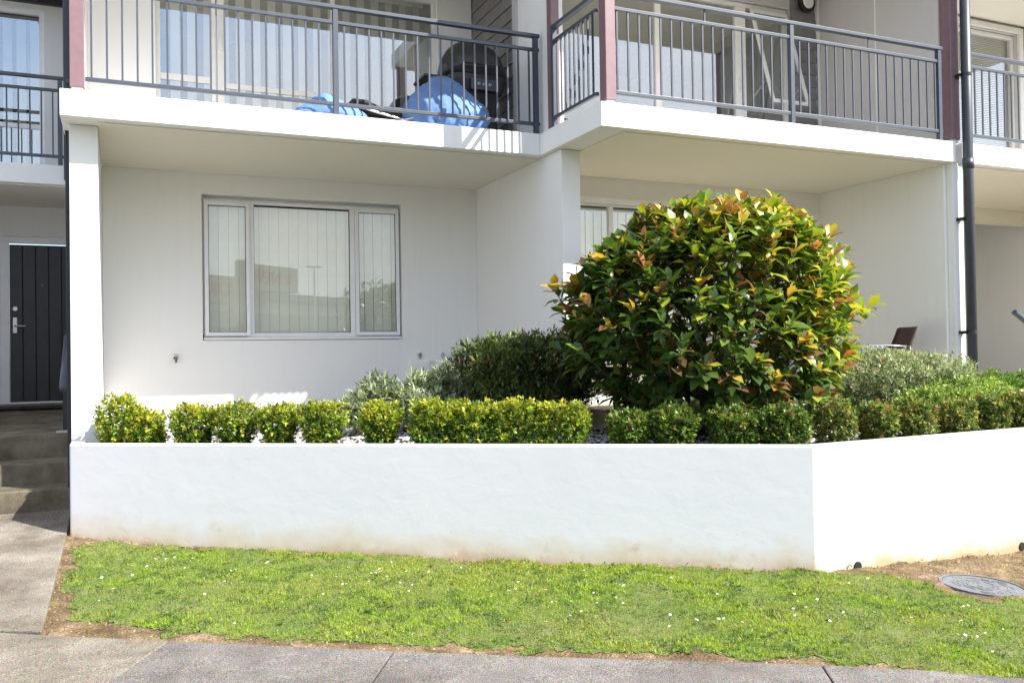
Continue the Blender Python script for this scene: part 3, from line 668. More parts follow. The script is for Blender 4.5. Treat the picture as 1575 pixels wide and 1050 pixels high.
# ------------------------------------------------------------------ front door
fd = empty('front_door', Vector((-.92, 13.5, -.57))-origin(B)); fd.parent = B
frame_rect(MB(), -1.455, -.40-.009, -.565, 1.655, 13.44, 13.498, .10, .02, .085).build('frame', M['alu'], fd, bevel=.004)
pwid = (.93)/6
me = MB().box(-pwid/2+.003, pwid/2-.003, -.012, .012, 0, 2.10).mesh('plank', M['door'])
for i in range(6):
    o = link('plank', me, fd, (-1.352+pwid*(i+.5), 13.475, -.543)); md = o.modifiers.new('b', 'BEVEL'); md.width = .005; md.segments = 1
MB().box(-1.353, -.42, 13.488, 13.497, -.543, 1.558).build('door_leaf', M['door'], fd)
MB().disc((-1.285, 13.462, .70), (0, -1, 0), .028, .014).build('deadbolt', M['steel'], fd)
lk = MB().box(-1.315, -1.262, 13.448, 13.462, .375, .585).build('lock_plate', M['steel'], fd, bevel=.004)
MB().tube([(-1.285, 13.447, .47), (-1.285, 13.40, .47), (-1.27, 13.395, .47), (-1.16, 13.395, .465)], .011, 8).build('handle', M['steel'], lk)
MB().disc((-.965, 13.462, 1.02), (0, -1, 0), .012, .008, 12).build('peephole', M['brass'], fd)
tag(MB().box(-1.50, -.62, 12.75, 13.22, -.607, -.585).build('door_mat', M['doormat'], bevel=.004), 'thin dark door mat lying in front of the charcoal front door', 'door mat')
# handrail of the steps
hr = empty('step_handrail', (-.455, 9.6, -.7), 'grey sloping handrail on a dark post beside the entrance steps', 'handrail')
MB().tube([(-.495, 9.2, -.262), (-.505, 10.2, .245)], .034, 16).build('rail', M['rail'], hr, smooth=True)
MB().bar((-.520, 10.02, -.70), (-.520, 10.02, .10), .045, .045).build('post', M['dark_pole'], hr)
MB().box(-.60, -.44, 9.95, 10.09, -.725, -.695).build('base_plate', M['steel'], hr)

# ------------------------------------------------------------------ wall fittings
tp = P('tap', MB().disc((.548, 10.423, .01), (0, -1, 0), .022, .01).tube([(.548, 10.41, .01), (.548, 10.36, .01), (.548, 10.345, -.01), (.548, 10.34, -.04)], [.013, .013, .014, .011], 10), M['brass'], smooth=True)
MB().tube([(.548, 10.375, .01), (.548, 10.375, .045)], .007, 8).bar((.52, 10.375, .048), (.576, 10.375, .048), .012, .01).build('tap_handle', M['steel'], tp)
for x0, x1 in ((3.215, 3.455), (3.53, 3.77)):
    mbx = P('meter_box', MB().box(x0, x1, 10.345, 10.423, -.42, -.065), M['back_wall'], bevel=.006)
    MB().box(x0+.012, x1-.012, 10.336, 10.344, -.408, -.078).build('meter_lid', M['back_wall'], mbx, bevel=.003)
for x in (3.355, 3.65):
    P('hose_fitting', MB().disc((x, 10.423, .0), (0, -1, 0), .02, .03, 12).box(x-.012, x+.012, 10.39, 10.41, -.04, .03), M['steel'])
P('cable', MB().tube([(3.31, 10.405, -.05), (3.31, 10.405, .02), (3.35, 10.405, .03)], .006, 6), M['white_dot'])
wv = P('wall_vent', MB().box(7.95, 8.12, 9.14, 9.172, 1.62, 1.86), M['cream_alu'], bevel=.006)
MB().box(7.975, 8.095, 9.132, 9.139, 1.645, 1.835).build('vent_face', M['grey_wall'], wv)
wl = P('wall_light', MB().disc((8.35, 9.12, 4.585), (0, -1, 0), .125, .05, 24), M['black'], smooth=False)
MB().disc((8.35, 9.069, 4.585), (0, -1, 0), .085, .02, 24).build('light_cover', M['white_dot'], wl, bevel=.008)
P('conduit_pipe', MB().tube([(4.0, 8.98, 3.9), (4.0, 8.98, 3.9)], .001, 4), M['alu']) if 0 else None
# dark rail end at the far right
tag(MB().tube([(10.08, 7.5, .42), (10.9, 7.5, -.05)], .035, 12).tube([(10.7, 7.5, .06), (10.7, 7.5, -.62)], .025, 10).build('handrail', M['rail'], smooth=False), 'dark handrail end sloping out of frame at the far right', 'handrail')

# ------------------------------------------------------------------ balcony things
def blob(name, c, rad, m, parent=None, seed=0, sub=4, squash=.35, fold=.12):
    bm = bmesh.new(); bmesh.ops.create_icosphere(bm, subdivisions=sub, radius=1); rng = random.Random(seed)
    ks = [(Vector((rng.uniform(-1,1), rng.uniform(-1,1), rng.uniform(-1,1))).normalized(), rng.uniform(3, 8), rng.uniform(0, 6)) for _ in range(7)]
    for v in bm.verts:
        p = v.co.copy(); f = 1+sum(fold/7*math.sin(k.dot(p)*w_+ph)*2 for k, w_, ph in ks)-.035*sum(math.exp(-((math.sin(k.dot(p)*w_*1.3+ph+p.z*2))**2)*30) for k, w_, ph in ks[:4])
        z = p.z
        if z < -squash: z = -squash+(z+squash)*.15
        top = max(0, p.z); q = 1-.35*top
        v.co = Vector((p.x*rad[0]*f*q, p.y*rad[1]*f*q, z*rad[2]*f))
    zmin = min(v.co.z for v in bm.verts)
    for v in bm.verts: v.co += Vector(c)-Vector((0,0,zmin))
    me = bpy.data.meshes.new(name); bm.to_mesh(me); bm.free(); me.materials.append(m)
    for p in me.polygons: p.use_smooth = True
    return link(name, me, parent)
bb = empty('beanbag', (3.2, 8.95, S1), 'large slumped blue beanbag against the railing beside the black barbecue', 'beanbag', 'blue beanbags')
o = blob('bag', (0, 0, .003), (.52, .36, .39), M['blue'], bb, 3, sub=5, fold=.13)
# taller shoulder of the bag
bm = bmesh.new(); bm.from_mesh(o.data)
for v in bm.verts:
    k = math.exp(-((v.co.x+.16)**2)/.07)*max(0, v.co.z-.10)*.22; v.co.z += k; v.co.x += -.12*k
bm.to_mesh(o.data); bm.free()
MB().tube([(-.37, -.12, .22), (-.28, -.2, .33), (-.16, -.22, .42), (-.05, -.16, .50), (.02, 0, .52)], .007, 6).build('piping', M['blue'], bb, local=True, smooth=True)
b2 = empty('beanbag', (1.98, 8.93, S1), 'small flat blue beanbag behind the middle railing post', 'beanbag', 'blue beanbags')
o = blob('bag', (0, 0, .003), (.40, .27, .19), M['blue'], b2, 8)
bm = bmesh.new(); bm.from_mesh(o.data)
for v in bm.verts: v.co.z += math.exp(-((v.co.x+.14)**2)/.02)*max(0, v.co.z-.06)*.35
bm.to_mesh(o.data); bm.free()
fc = empty('folded_chair', (2.7, 9.05, S1), 'black folded camping chair lying flat between the two blue beanbags', 'folding chair')
mb = MB(); me_pts = []
for i in range(9):
    x = -.50+i*.12; me_pts.append(x)
vs = []
for i, x in enumerate(me_pts):
    for j, y in enumerate((-.22, -.08, .08, .22)):
        vs.append((x, y, .30-.022*i+.018*math.sin(i*1.9+j)+(0.02 if j in (1, 2) else 0)))
n0 = len(vs); vs += [(a, b, c-.05) for a, b, c in vs]
fs = []
for i in range(8):
    for j in range(3):
        a = i*4+j; fs.append((a, a+4, a+5, a+1)); fs.append((n0+a, n0+a+1, n0+a+5, n0+a+4))
for i in range(8): fs.append((i*4, n0+i*4, n0+i*4+4, i*4+4)); fs.append((i*4+3, i*4+7, n0+i*4+7, n0+i*4+3))
fs += [(0, 1, n0+1, n0), (1, 2, n0+2, n0+1), (2, 3, n0+3, n0+2), (32, n0+32, n0+33, 33), (33, n0+33, n0+34, 34), (34, n0+34, n0+35, 35)]
mb.add(vs, fs); mb.build('seat_cloth', M['black_cloth'], fc, local=True, smooth=True)
for (p0, p1) in [((-.45, -.26, .20), (.40, -.24, .04)), ((-.30, -.28, .04), (.50, -.22, .12)), ((-.45, .22, .20), (.40, .24, .04)), ((-.28, -.3, .02), (.1, -.3, .14)), ((.1, -.29, .16), (.48, -.29, .02))]:
    MB().tube([p0, p1], .012, 8).build('frame_tube', M['steel'], fc, local=True)
# barbecue
bq = empty('barbecue', (3.66, 9.35, S1), 'black hooded barbecue standing in the corner behind the large blue beanbag', 'barbecue')
def loft(secs, n=20):
    """secs: (z, cx, cy, rx, ry, power)"""
    mb = MB(); vs = []
    for (z, cx_, cy_, rx, ry, pw_) in secs:
        for k in range(n):
            a = 2*math.pi*k/n; c, s_ = math.cos(a), math.sin(a)
            vs.append((cx_+rx*math.copysign(abs(c)**(2/pw_), c), cy_+ry*math.copysign(abs(s_)**(2/pw_), s_), z))
    fs = []
    for i in range(len(secs)-1):
        for k in range(n): fs.append((i*n+k, i*n+(k+1) % n, (i+1)*n+(k+1) % n, (i+1)*n+k))
    fs += [tuple(range(n))[::-1], tuple(range((len(secs)-1)*n, len(secs)*n))]
    return mb.add(vs, fs)
loft([(.02, 0, 0, .25, .22, 8), (.40, 0, 0, .25, .22, 8), (.62, 0, 0, .27, .24, 8)]).build('cabinet', M['black'], bq, local=True)
loft([(.60, 0, 0, .31, .27, 6), (.72, 0, 0, .34, .29, 5), (.78, 0, 0, .34, .29, 5)]).build('firebox', M['black'], bq, local=True)
loft([(.785, 0, 0, .35, .30, 5), (.90, 0, .01, .345, .295, 4.5), (1.02, 0, .02, .32, .26, 4), (1.13, 0, .03, .26, .20, 3.5), (1.20, 0, .04, .17, .12, 3), (1.215, 0, .04, .06, .05, 2.5)], 28).build('hood', M['black'], bq, local=True, smooth=True)
MB().tube([(-.22, -.30, .86), (-.22, -.345, .87), (.22, -.345, .87), (.22, -.30, .86)], .012, 8).build('hood_handle', M['black'], bq, local=True)
MB().box(-.12, .20, -.315, -.29, .60, .72).build('control_panel', M['rail'], bq, local=True, bevel=.004)
for x in (-.03, .03, .10):
    MB().tube([(x, -.316, .66), (x, -.335, .66)], .014, 14).build('knob', M['white_dot'], bq, local=True)
    MB().tube([(x, -.335, .66), (x, -.342, .66)], .008, 12).build('knob_cap', M['black'], bq, local=True)
MB().box(-.62, -.36, -.2, .2, .72, .75).build('side_shelf', M['black'], bq, local=True, bevel=.005)
MB().box(-.36, -.30, -.03, .03, .70, .74).build('shelf_bracket', M['black'], bq, local=True)
# patio chair (back towards the party wall)
ch = empty('patio_chair', (8.0, 7.62, -.57), 'low chrome armchair with dark fabric back on the right patio', 'chair', rz=-math.radians(24))
for s_ in (-.24, .24):
    MB().tube([(-.30, s_, .0), (-.33, s_, .30), (-.32, s_, .56), (-.27, s_, .60), (.0, s_, .60), (.24, s_, .585)], .012, 8).build('arm', M['chrome'], ch, local=True, smooth=True)
    MB().tube([(.28, s_, .0), (.24, s_, .40), (.22, s_, .58)], .012, 8).build('leg', M['chrome'], ch, local=True, smooth=True)
    MB().tube([(.14, s_, .42), (.22, s_, .6), (.30, s_, .80)], .011, 8).build('back_tube', M['brown_cloth'], ch, local=True)
mb = MB()
vs = []
for i in range(6):
    for j in range(5):
        y = -.235+.47*i/5; z = .56+.25*j/4; x = .21+(z-.56)*.38+.05*math.sin(math.pi*i/5); vs.append((x, y, z))
n0 = len(vs); vs += [(a+.02, b, c) for a, b, c in vs]; fs = []
for i in range(5):
    for j in range(4):
        a = i*5+j; fs += [(a, a+1, a+6, a+5), (n0+a, n0+a+5, n0+a+6, n0+a+1)]
for i in range(5): fs += [(i*5, i*5+5, n0+i*5+5, n0+i*5), (i*5+4, n0+i*5+4, n0+i*5+9, i*5+9)]
for j in range(4): fs += [(j, n0+j, n0+j+1, j+1), (25+j, 26+j, n0+26+j, n0+25+j)]
mb.add(vs, fs).build('backrest', M['brown_cloth'], ch, local=True, smooth=True)
MB().box(-.28, .16, -.235, .235, .40, .425).build('seat', M['black_cloth'], ch, local=True, bevel=.01)

# ------------------------------------------------------------------ manhole cover
mc = empty('manhole_cover', (5.49, 4.37, float(ground(5.49, 4.37))-.010), 'round grey cast iron manhole cover set in bare earth at the edge of the lawn', 'manhole cover')
gx_, gy_ = float(ground(5.75, 4.37)-ground(5.15, 4.37))/.6, float(ground(5.45, 4.67)-ground(5.45, 4.07))/.6
mc.rotation_euler = Vector((-gx_, -gy_, 1)).to_track_quat('Z', 'Y').to_euler()
def ring(r0, r1, z0, z1, n=56):
    mb = MB(); vs = []
    for k in range(n):
        a = 2*math.pi*k/n; c, s_ = math.cos(a), math.sin(a); vs += [(r0*c, r0*s_, z0), (r1*c, r1*s_, z0), (r1*c, r1*s_, z1), (r0*c, r0*s_, z1)]
    fs = []
    for k in range(n):
        a = 4*k; b_ = 4*((k+1) % n); fs += [(a, b_, b_+1, a+1), (a+1, b_+1, b_+2, a+2), (a+2, b_+2, b_+3, a+3), (a+3, b_+3, b_, a)]
    return mb.add(vs, fs)
ring(.258, .280, -.05, .006).build('rim', M['iron'], mc, local=True)
MB().tube([(0,0,-.05), (0,0,.0)], .253, 56).build('lid', M['iron'], mc, local=True)
mb = MB()
for r in (.04, .07, .10, .13, .16, .19, .22):
    nseg = max(6, int(r*60))
    for k in range(nseg):
        if random.random() < .25: continue
        a0 = 2*math.pi*k/nseg; a1 = a0+2*math.pi/nseg*.8; v = []
        for a in (a0, (a0+a1)/2, a1):
            for rr in (r-.005, r+.005): v += [(rr*math.cos(a), rr*math.sin(a), .0), (rr*math.cos(a), rr*math.sin(a), .003)]
        mb.add(v, [(0,4,5,1),(4,8,9,5),(2,3,7,6),(6,7,11,10),(1,5,7,3),(5,9,11,7),(0,1,3,2),(8,10,11,9)])
tag(mb.build('tread_pattern', M['iron'], mc, local=True), kind='stuff')

# ------------------------------------------------------------------ leaves
def leaf_template(kind):
    if kind == 'big':      # 8 verts, curved along and folded across
        v = np.array([(0,0,0), (.30,-.17,.05),(.30,0,.0),(.30,.17,.05), (.66,-.25,.03),(.66,0,-.03),(.66,.25,.03), (1,0,-.12)], float)
        f = [(0,1,2),(0,2,3),(1,4,5),(1,5,2),(2,5,6),(2,6,3),(4,7,5),(5,7,6)]
    elif kind == 'small':
        v = np.array([(0,0,0), (.5,-.27,.07),(.5,.27,.07),(1,0,-.02),(.5,0,0)], float); f = [(0,1,4),(0,4,2),(1,3,4),(4,3,2)]
    elif kind == 'narrow':
        v = np.array([(0,0,0), (.5,-.13,.03),(.5,.13,.03),(1,0,-.05)], float); f = [(0,1,2),(1,3,2)]
    elif kind == 'stone':
        v = np.array([(.5,0,.05),(.25,.38,0),(-.28,.34,.04),(-.5,-.02,0),(-.22,-.36,.05),(.28,-.33,0),(.12,.12,.30),(-.15,-.05,.33),(.1,-.15,.28)], float)
        f = [(0,1,6),(1,2,6),(2,7,6),(2,3,7),(3,4,7),(4,8,7),(4,5,8),(5,0,8),(0,6,8),(6,7,8)]
    return v, np.array(f)
def frames(dirs, normals):
    d = dirs/np.linalg.norm(dirs, axis=1, keepdims=True)
    n = normals-(normals*d).sum(1, keepdims=True)*d; n /= np.linalg.norm(n, axis=1, keepdims=True)+1e-9
    s = np.cross(n, d); return d, s, n
def scatter(name, kind, pos, dirs, normals, size, tint, m, parent=None, wid=None, smooth=False, curl=None):
    v, f = leaf_template(kind); d, s, n = frames(dirs, normals); k = len(pos)
    w_ = np.ones(k) if wid is None else wid; cu = np.zeros(k) if curl is None else curl
    V = pos[:,None,:] + size[:,None,None]*(v[None,:,0:1]*d[:,None,:] + (w_[:,None]*v[None,:,1])[...,None]*s[:,None,:] + ((v[None,:,2]-cu[:,None]*v[None,:,0]**2))[...,None]*n[:,None,:])
    nv = len(v); F = (f[None]+(np.arange(k)*nv)[:,None,None]).reshape(-1, 3)
    me = bpy.data.meshes.new(name); me.vertices.add(k*nv); me.vertices.foreach_set('co', V.reshape(-1).astype(np.float32))
    me.loops.add(len(F)*3); me.loops.foreach_set('vertex_index', F.reshape(-1).astype(np.int32))
    me.polygons.add(len(F)); me.polygons.foreach_set('loop_start', (np.arange(len(F))*3).astype(np.int32)); me.polygons.foreach_set('loop_total', np.full(len(F), 3, np.int32))
    me.update(calc_edges=True)
    at = me.color_attributes.new('tint', 'FLOAT_COLOR', 'POINT'); c = np.ones((k*nv, 4), np.float32); c[:,:3] = np.repeat(tint, nv, 0); at.data.foreach_set('color', c.reshape(-1))
    me.materials.append(m)
    if smooth: me.polygons.foreach_set('use_smooth', np.ones(len(F), bool))
    return link(name, me, parent)
def unit(n, r=RNG):
    v = r.normal(size=(n, 3)); return v/np.linalg.norm(v, axis=1, keepdims=True)
def pick(n, cols, wts, r=RNG, jit=.2):
    c = np.array(cols)[r.choice(len(cols), n, p=np.array(wts)/sum(wts))]
    return np.clip(c*(1+r.uniform(-jit, jit, (n, 1))), 0, 1)

def bushlet(name, x, y, z, rx, ry, h, label, cat, group, cols, wts, m='box_leaf', kind='small', lsize=.02, sprigs=420, per=9, taper=.6, pw_=3., sprig_r=.03, up=.35, topc=None, seed=0, flat=True, stems=5, hollow=.75, rz=0.):
    """clipped or loose small-leaved shrub: sprigs spread through a rounded box volume, leaves whorled on each sprig"""
    r = np.random.default_rng(seed+100)
    root = empty(name, (x, y, z), label, cat, group, rz=rz)
    # sprig centres
    q = r.uniform(-1, 1, (sprigs*6, 3)); rad = (np.abs(q)**pw_).sum(1)**(1/pw_)
    q = q[(rad < 1)]; rad = rad[rad < 1] if False else (np.abs(q)**pw_).sum(1)**(1/pw_)
    keep = r.random(len(q)) < np.where(rad > hollow, 1, .35); q = q[keep][:sprigs]; n = len(q)
    zz = (q[:,2]+1)/2; tp = taper+(1-taper)*np.clip(zz*1.6, 0, 1)
    lump = 1+.16*(vnoise(q[:,0]*3+seed, q[:,1]*3+q[:,2]*2+9, 1.3)-.5)*2
    thin = vnoise(q[:,0]*2.2+seed*1.7+5, q[:,2]*2.2+q[:,1]*1.5+seed, 1.2); kk = thin > (.24 if not name.startswith('hedge') else .16)
    q, zz, tp, lump = q[kk], zz[kk], tp[kk], lump[kk]; n = len(q)
    c = np.stack([q[:,0]*rx*tp*lump, q[:,1]*ry*tp*lump, .03+zz*h*(1+.10*(vnoise(q[:,0]*2+seed*3, q[:,1]*2, 1.5)-.5)*2)], 1)
    out = np.stack([q[:,0], q[:,1], q[:,2]*.6+up], 1); out /= np.linalg.norm(out, axis=1, keepdims=True)+1e-9
    out = out+.45*unit(n, r); out /= np.linalg.norm(out, axis=1, keepdims=True)
    sc = pick(n, cols, wts, r, .18)
    if topc is not None:
        tw = np.clip((zz-.62)*1.6, 0, .65)*(r.random(n) < .65); sc = sc*(1-tw[:,None])+np.array(topc)*tw[:,None]*r.uniform(.75, 1.2, (n, 1))
    P_ = np.repeat(c, per, 0); O = np.repeat(out, per, 0); k = len(P_); t_ = np.tile(np.linspace(0, 1, per), n)
    P_ = P_ + O*(t_*sprig_r*1.3)[:,None] + r.normal(0, sprig_r*.18, (k, 3))
    dirs = O*(.25+.8*t_)[:,None] + unit(k, r)*.85
    nor = np.array([0,0,1.])+O*.4+.35*unit(k, r)
    sz = lsize*r.uniform(.7, 1.3, k)
    scatter('foliage', kind, P_, dirs, nor, sz, np.clip(np.repeat(sc, per, 0)*r.uniform(.8, 1.2, (k, 1)), 0, 1), M[m], root)['kind'] = 'stuff'
    mb = MB()
    rr = random.Random(seed)
    for i in range(stems):
        a = rr.uniform(0, 6.28); e_ = (rx*.6*math.cos(a), ry*.6*math.sin(a), h*rr.uniform(.55, .8)); mb.tube([(rr.uniform(-.02,.02), rr.uniform(-.02,.02), -.03), (e_[0]*.4, e_[1]*.4, h*.3), e_], [.008, .006, .003], 5)
    mb.build('stem', M['bark'], root, local=True)
    return root
# clipped hedge plants in a row behind the wall
GREEN = [(.055,.11,.02), (.12,.22,.03), (.28,.38,.045), (.46,.46,.06)]
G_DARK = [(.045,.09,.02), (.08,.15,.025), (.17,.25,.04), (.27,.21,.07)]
def front_point(px, off):
    """point behind the front face of the planter wall where the sight line of photo column px crosses (layout aid, evaluated once)"""
    return None
HEDGE = [  # distance along the wall from its left corner, width, height above the wall top, kind
 (.24, .34, .39, 0), (.50, .24, .27, 0), (.95, .36, .31, 1), (1.32, .40, .33, 1), (1.71, .31, .32, 1), (2.09, .40, .34, 1), (2.59, .31, .33, 1),
 (3.05, .36, .34, 1), (3.40, .37, .32, 1), (3.74, .37, .34, 1), (4.07, .35, .32, 1), (4.59, .33, .25, 2), (4.93, .32, .28, 2), (5.39, .35, .26, 2), (5.76, .33, .28, 2)]
LBL = {0: 'tall yellow-green clipped hedge plant hard against the left pillar', 1: 'short bushy clipped hedge plant beside the tall one at the left pillar',
 2: 'clipped green hedge plant standing clear left of the wide window\'s left edge', 3: 'flat-topped hedge plant below the left side of the wide window',
 4: 'narrow clipped hedge plant below the centre of the wide window', 5: 'broad clipped hedge plant below the right half of the wide window',
 6: 'rounded hedge plant in front of the silver-leaved herbs, gaps on both sides', 7: 'leftmost plant of the unbroken clipped hedge block',
 8: 'second plant from the left in the unbroken hedge block', 9: 'third plant from the left in the unbroken hedge block', 10: 'rightmost plant of the unbroken hedge block below the dark shrub',
 11: 'dark green clipped hedge plant under the left side of the large-leaved shrub', 12: 'dull hedge plant with brown twigs under the large shrub\'s trunk',
 13: 'dense hedge plant under the middle of the large-leaved shrub', 14: 'pale-tipped hedge plant under the right side of the large shrub'}
for i, (a, wd, h, kd) in enumerate(HEDGE):
    off = .30 if kd else .33
    p = A+T*a-NN*off
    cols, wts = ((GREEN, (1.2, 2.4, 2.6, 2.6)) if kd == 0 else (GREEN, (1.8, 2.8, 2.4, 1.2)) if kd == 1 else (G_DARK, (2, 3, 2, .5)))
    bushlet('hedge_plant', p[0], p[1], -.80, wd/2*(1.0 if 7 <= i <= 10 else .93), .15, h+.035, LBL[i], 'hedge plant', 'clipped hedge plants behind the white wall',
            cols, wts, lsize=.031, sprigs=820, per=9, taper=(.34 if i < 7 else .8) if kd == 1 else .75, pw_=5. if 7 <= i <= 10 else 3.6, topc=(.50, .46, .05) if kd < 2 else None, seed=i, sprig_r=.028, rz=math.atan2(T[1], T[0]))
# hedge plants of the right stretch (parallel to the building)
RH = [(5.14, 5.39, .30, .31, 'yellow-flecked clipped hedge plant just right of the large shrub at the wall corner'), (5.63, 5.42, .29, .26, 'small sparse hedge plant on the right stretch, below the chrome chair\'s arm'),
      (6.07, 5.44, .35, .26, 'clipped hedge plant with orange tips in front of the grey-green shrub'), (6.56, 5.46, .36, .25, 'bronze-tipped hedge plant below the downpipe\'s left side'),
      (7.02, 5.49, .26, .26, 'clipped hedge plant right of the downpipe foot'), (7.42, 5.51, .30, .27, 'hedge plant cut by the right edge of the picture')]
for i, (x, y, wd, h, lb) in enumerate(RH):
    bushlet('hedge_plant', x, y, -.80, wd/2*.85, .14, h+.045, lb, 'hedge plant', 'clipped hedge plants behind the white wall',
            [(.07,.11,.03), (.14,.21,.05), (.28,.32,.08), (.36,.20,.09)], (2, 2.8, 2.2, .8), lsize=.028, sprigs=720, per=9, taper=.8, seed=30+i, sprig_r=.028)
# dark narrow-leaved shrub in front of the party wall (clipped flat)
bushlet('dark_shrub', 3.56, 7.62, -.58, .60, .44, .655, 'dark narrow-leaved shrub clipped flat below the party wall', 'shrub', None,
        [(.05,.08,.025), (.10,.145,.04), (.18,.23,.075), (.26,.16,.07)], (3, 3, 2, .35), m='dark_leaf', kind='narrow', lsize=.066, sprigs=3400, per=11, taper=.78, pw_=5, sprig_r=.05, seed=60, stems=9, hollow=.6)
# silver herbs
for i, (x, y, rx, h, lb) in enumerate([(2.28, 8.30, .22, .48, 'small silver-leaved herb left of the low herb clump'), (2.66, 8.35, .28, .48, 'upright silver-leaved herb below the meter boxes'),
                                     (3.02, 8.30, .28, .58, 'tallest silver-leaved herb touching the dark shrub'), (2.02, 8.22, .16, .30, 'lowest silver-leaved herb at the end of the hedge gap'), (2.62, 8.0, .20, .34, 'silver-leaved herb peeping over the hedge below the window corner')]):
    bushlet('silver_herb', x, y, -.74, rx, rx*.8, h, lb, 'herb', 'silver-leaved herbs below the window', [(.22,.27,.19), (.34,.40,.28), (.46,.50,.36), (.13,.18,.10)], (2, 3, 2, 1.4),
            m='grey_leaf', kind='narrow', lsize=.080, sprigs=int(230*rx/.2), per=12, taper=.6, pw_=2.2, sprig_r=.05, up=.9, seed=70+i, hollow=.3)
def stalks(name, x, y, z, r, h, n, label, col, seed):
    rg = np.random.default_rng(seed); root = empty(name, (x, y, z), label, 'herb', 'spent lavender')
    a = rg.uniform(0, 6.28, n); q = r*np.sqrt(rg.random(n)); b0 = np.stack([q*np.cos(a)*.5, q*np.sin(a)*.5, np.zeros(n)], 1)
    tip = np.stack([q*np.cos(a)*1.2, q*np.sin(a)*1.2, h*rg.uniform(.6, 1.05, n)], 1); mb = MB()
    for i in range(n): mb.tube([b0[i], (b0[i]+tip[i])/2+Vector((0, 0, .02)), tip[i]], [.003, .0025, .002], 3)
    tag(mb.build('stalk', mat('dry stalk', (.30, .24, .22), .9), root, local=True), kind='stuff')
    P_ = np.repeat(tip, 9, 0)-np.repeat((tip-b0)/np.linalg.norm(tip-b0, axis=1, keepdims=True), 9, 0)*(np.tile(np.arange(9), n)*.011)[:,None]
    scatter('flower_spike', 'small', P_, unit(len(P_), rg)+np.array([0,0,.8]), unit(len(P_), rg), np.full(len(P_), .016), pick(len(P_), col, [1]*len(col), rg), M['grey_leaf'], root)['kind'] = 'stuff'
stalks('lavender', 3.35, 8.25, -.75, .30, .56, 150, 'dry mauve lavender stalks under the dark shrub, left part', [(.34,.26,.27), (.42,.33,.33), (.25,.2,.2)], 5)
stalks('lavender', 3.78, 7.95, -.75, .22, .50, 100, 'dry mauve lavender stalks under the dark shrub, right part', [(.30,.24,.26), (.38,.30,.31), (.22,.19,.19)], 6)
# grey-green mound and bright spreader on the right
bushlet('grey_shrub', 7.02, 6.66, -.80, .95, .66, .71, 'grey-green mounded shrub with silvery leaf tips in front of the chair', 'shrub', None,
        [(.13,.18,.08), (.24,.30,.16), (.42,.46,.30), (.09,.11,.05), (.26,.18,.10)], (2, 3, 2.4, 1, .35), m='grey_leaf', kind='narrow', lsize=.046, sprigs=5200, per=10, taper=.75, pw_=2.2, sprig_r=.05, seed=90, stems=10, hollow=.6)
bushlet('spreading_shrub', 7.35, 5.98, -.80, .80, .36, .42, 'low bright green spreading shrub right of the grey-green mound', 'shrub', None,
        [(.13,.22,.04), (.24,.36,.07), (.36,.46,.12), (.06,.10,.03)], (2, 3, 2, 1), m='box_leaf', kind='small', lsize=.030, sprigs=3200, per=9, taper=.7, pw_=2.1, sprig_r=.045, seed=91, hollow=.6)
for i, (x, y, lb) in enumerate([(9.12, 7.08, 'small round green ball shrub right of the downpipe'), (9.75, 7.12, 'small round ball shrub cut by the right picture edge')]):
    bushlet('ball_shrub', x, y, -.75, .23, .23, .42, lb, 'shrub', 'ball shrubs on the right', [(.05,.11,.02), (.10,.20,.03), (.20,.32,.05)], (2, 3, 2), lsize=.032, sprigs=620, per=9, taper=.8, pw_=2.2, seed=95+i, sprig_r=.03)

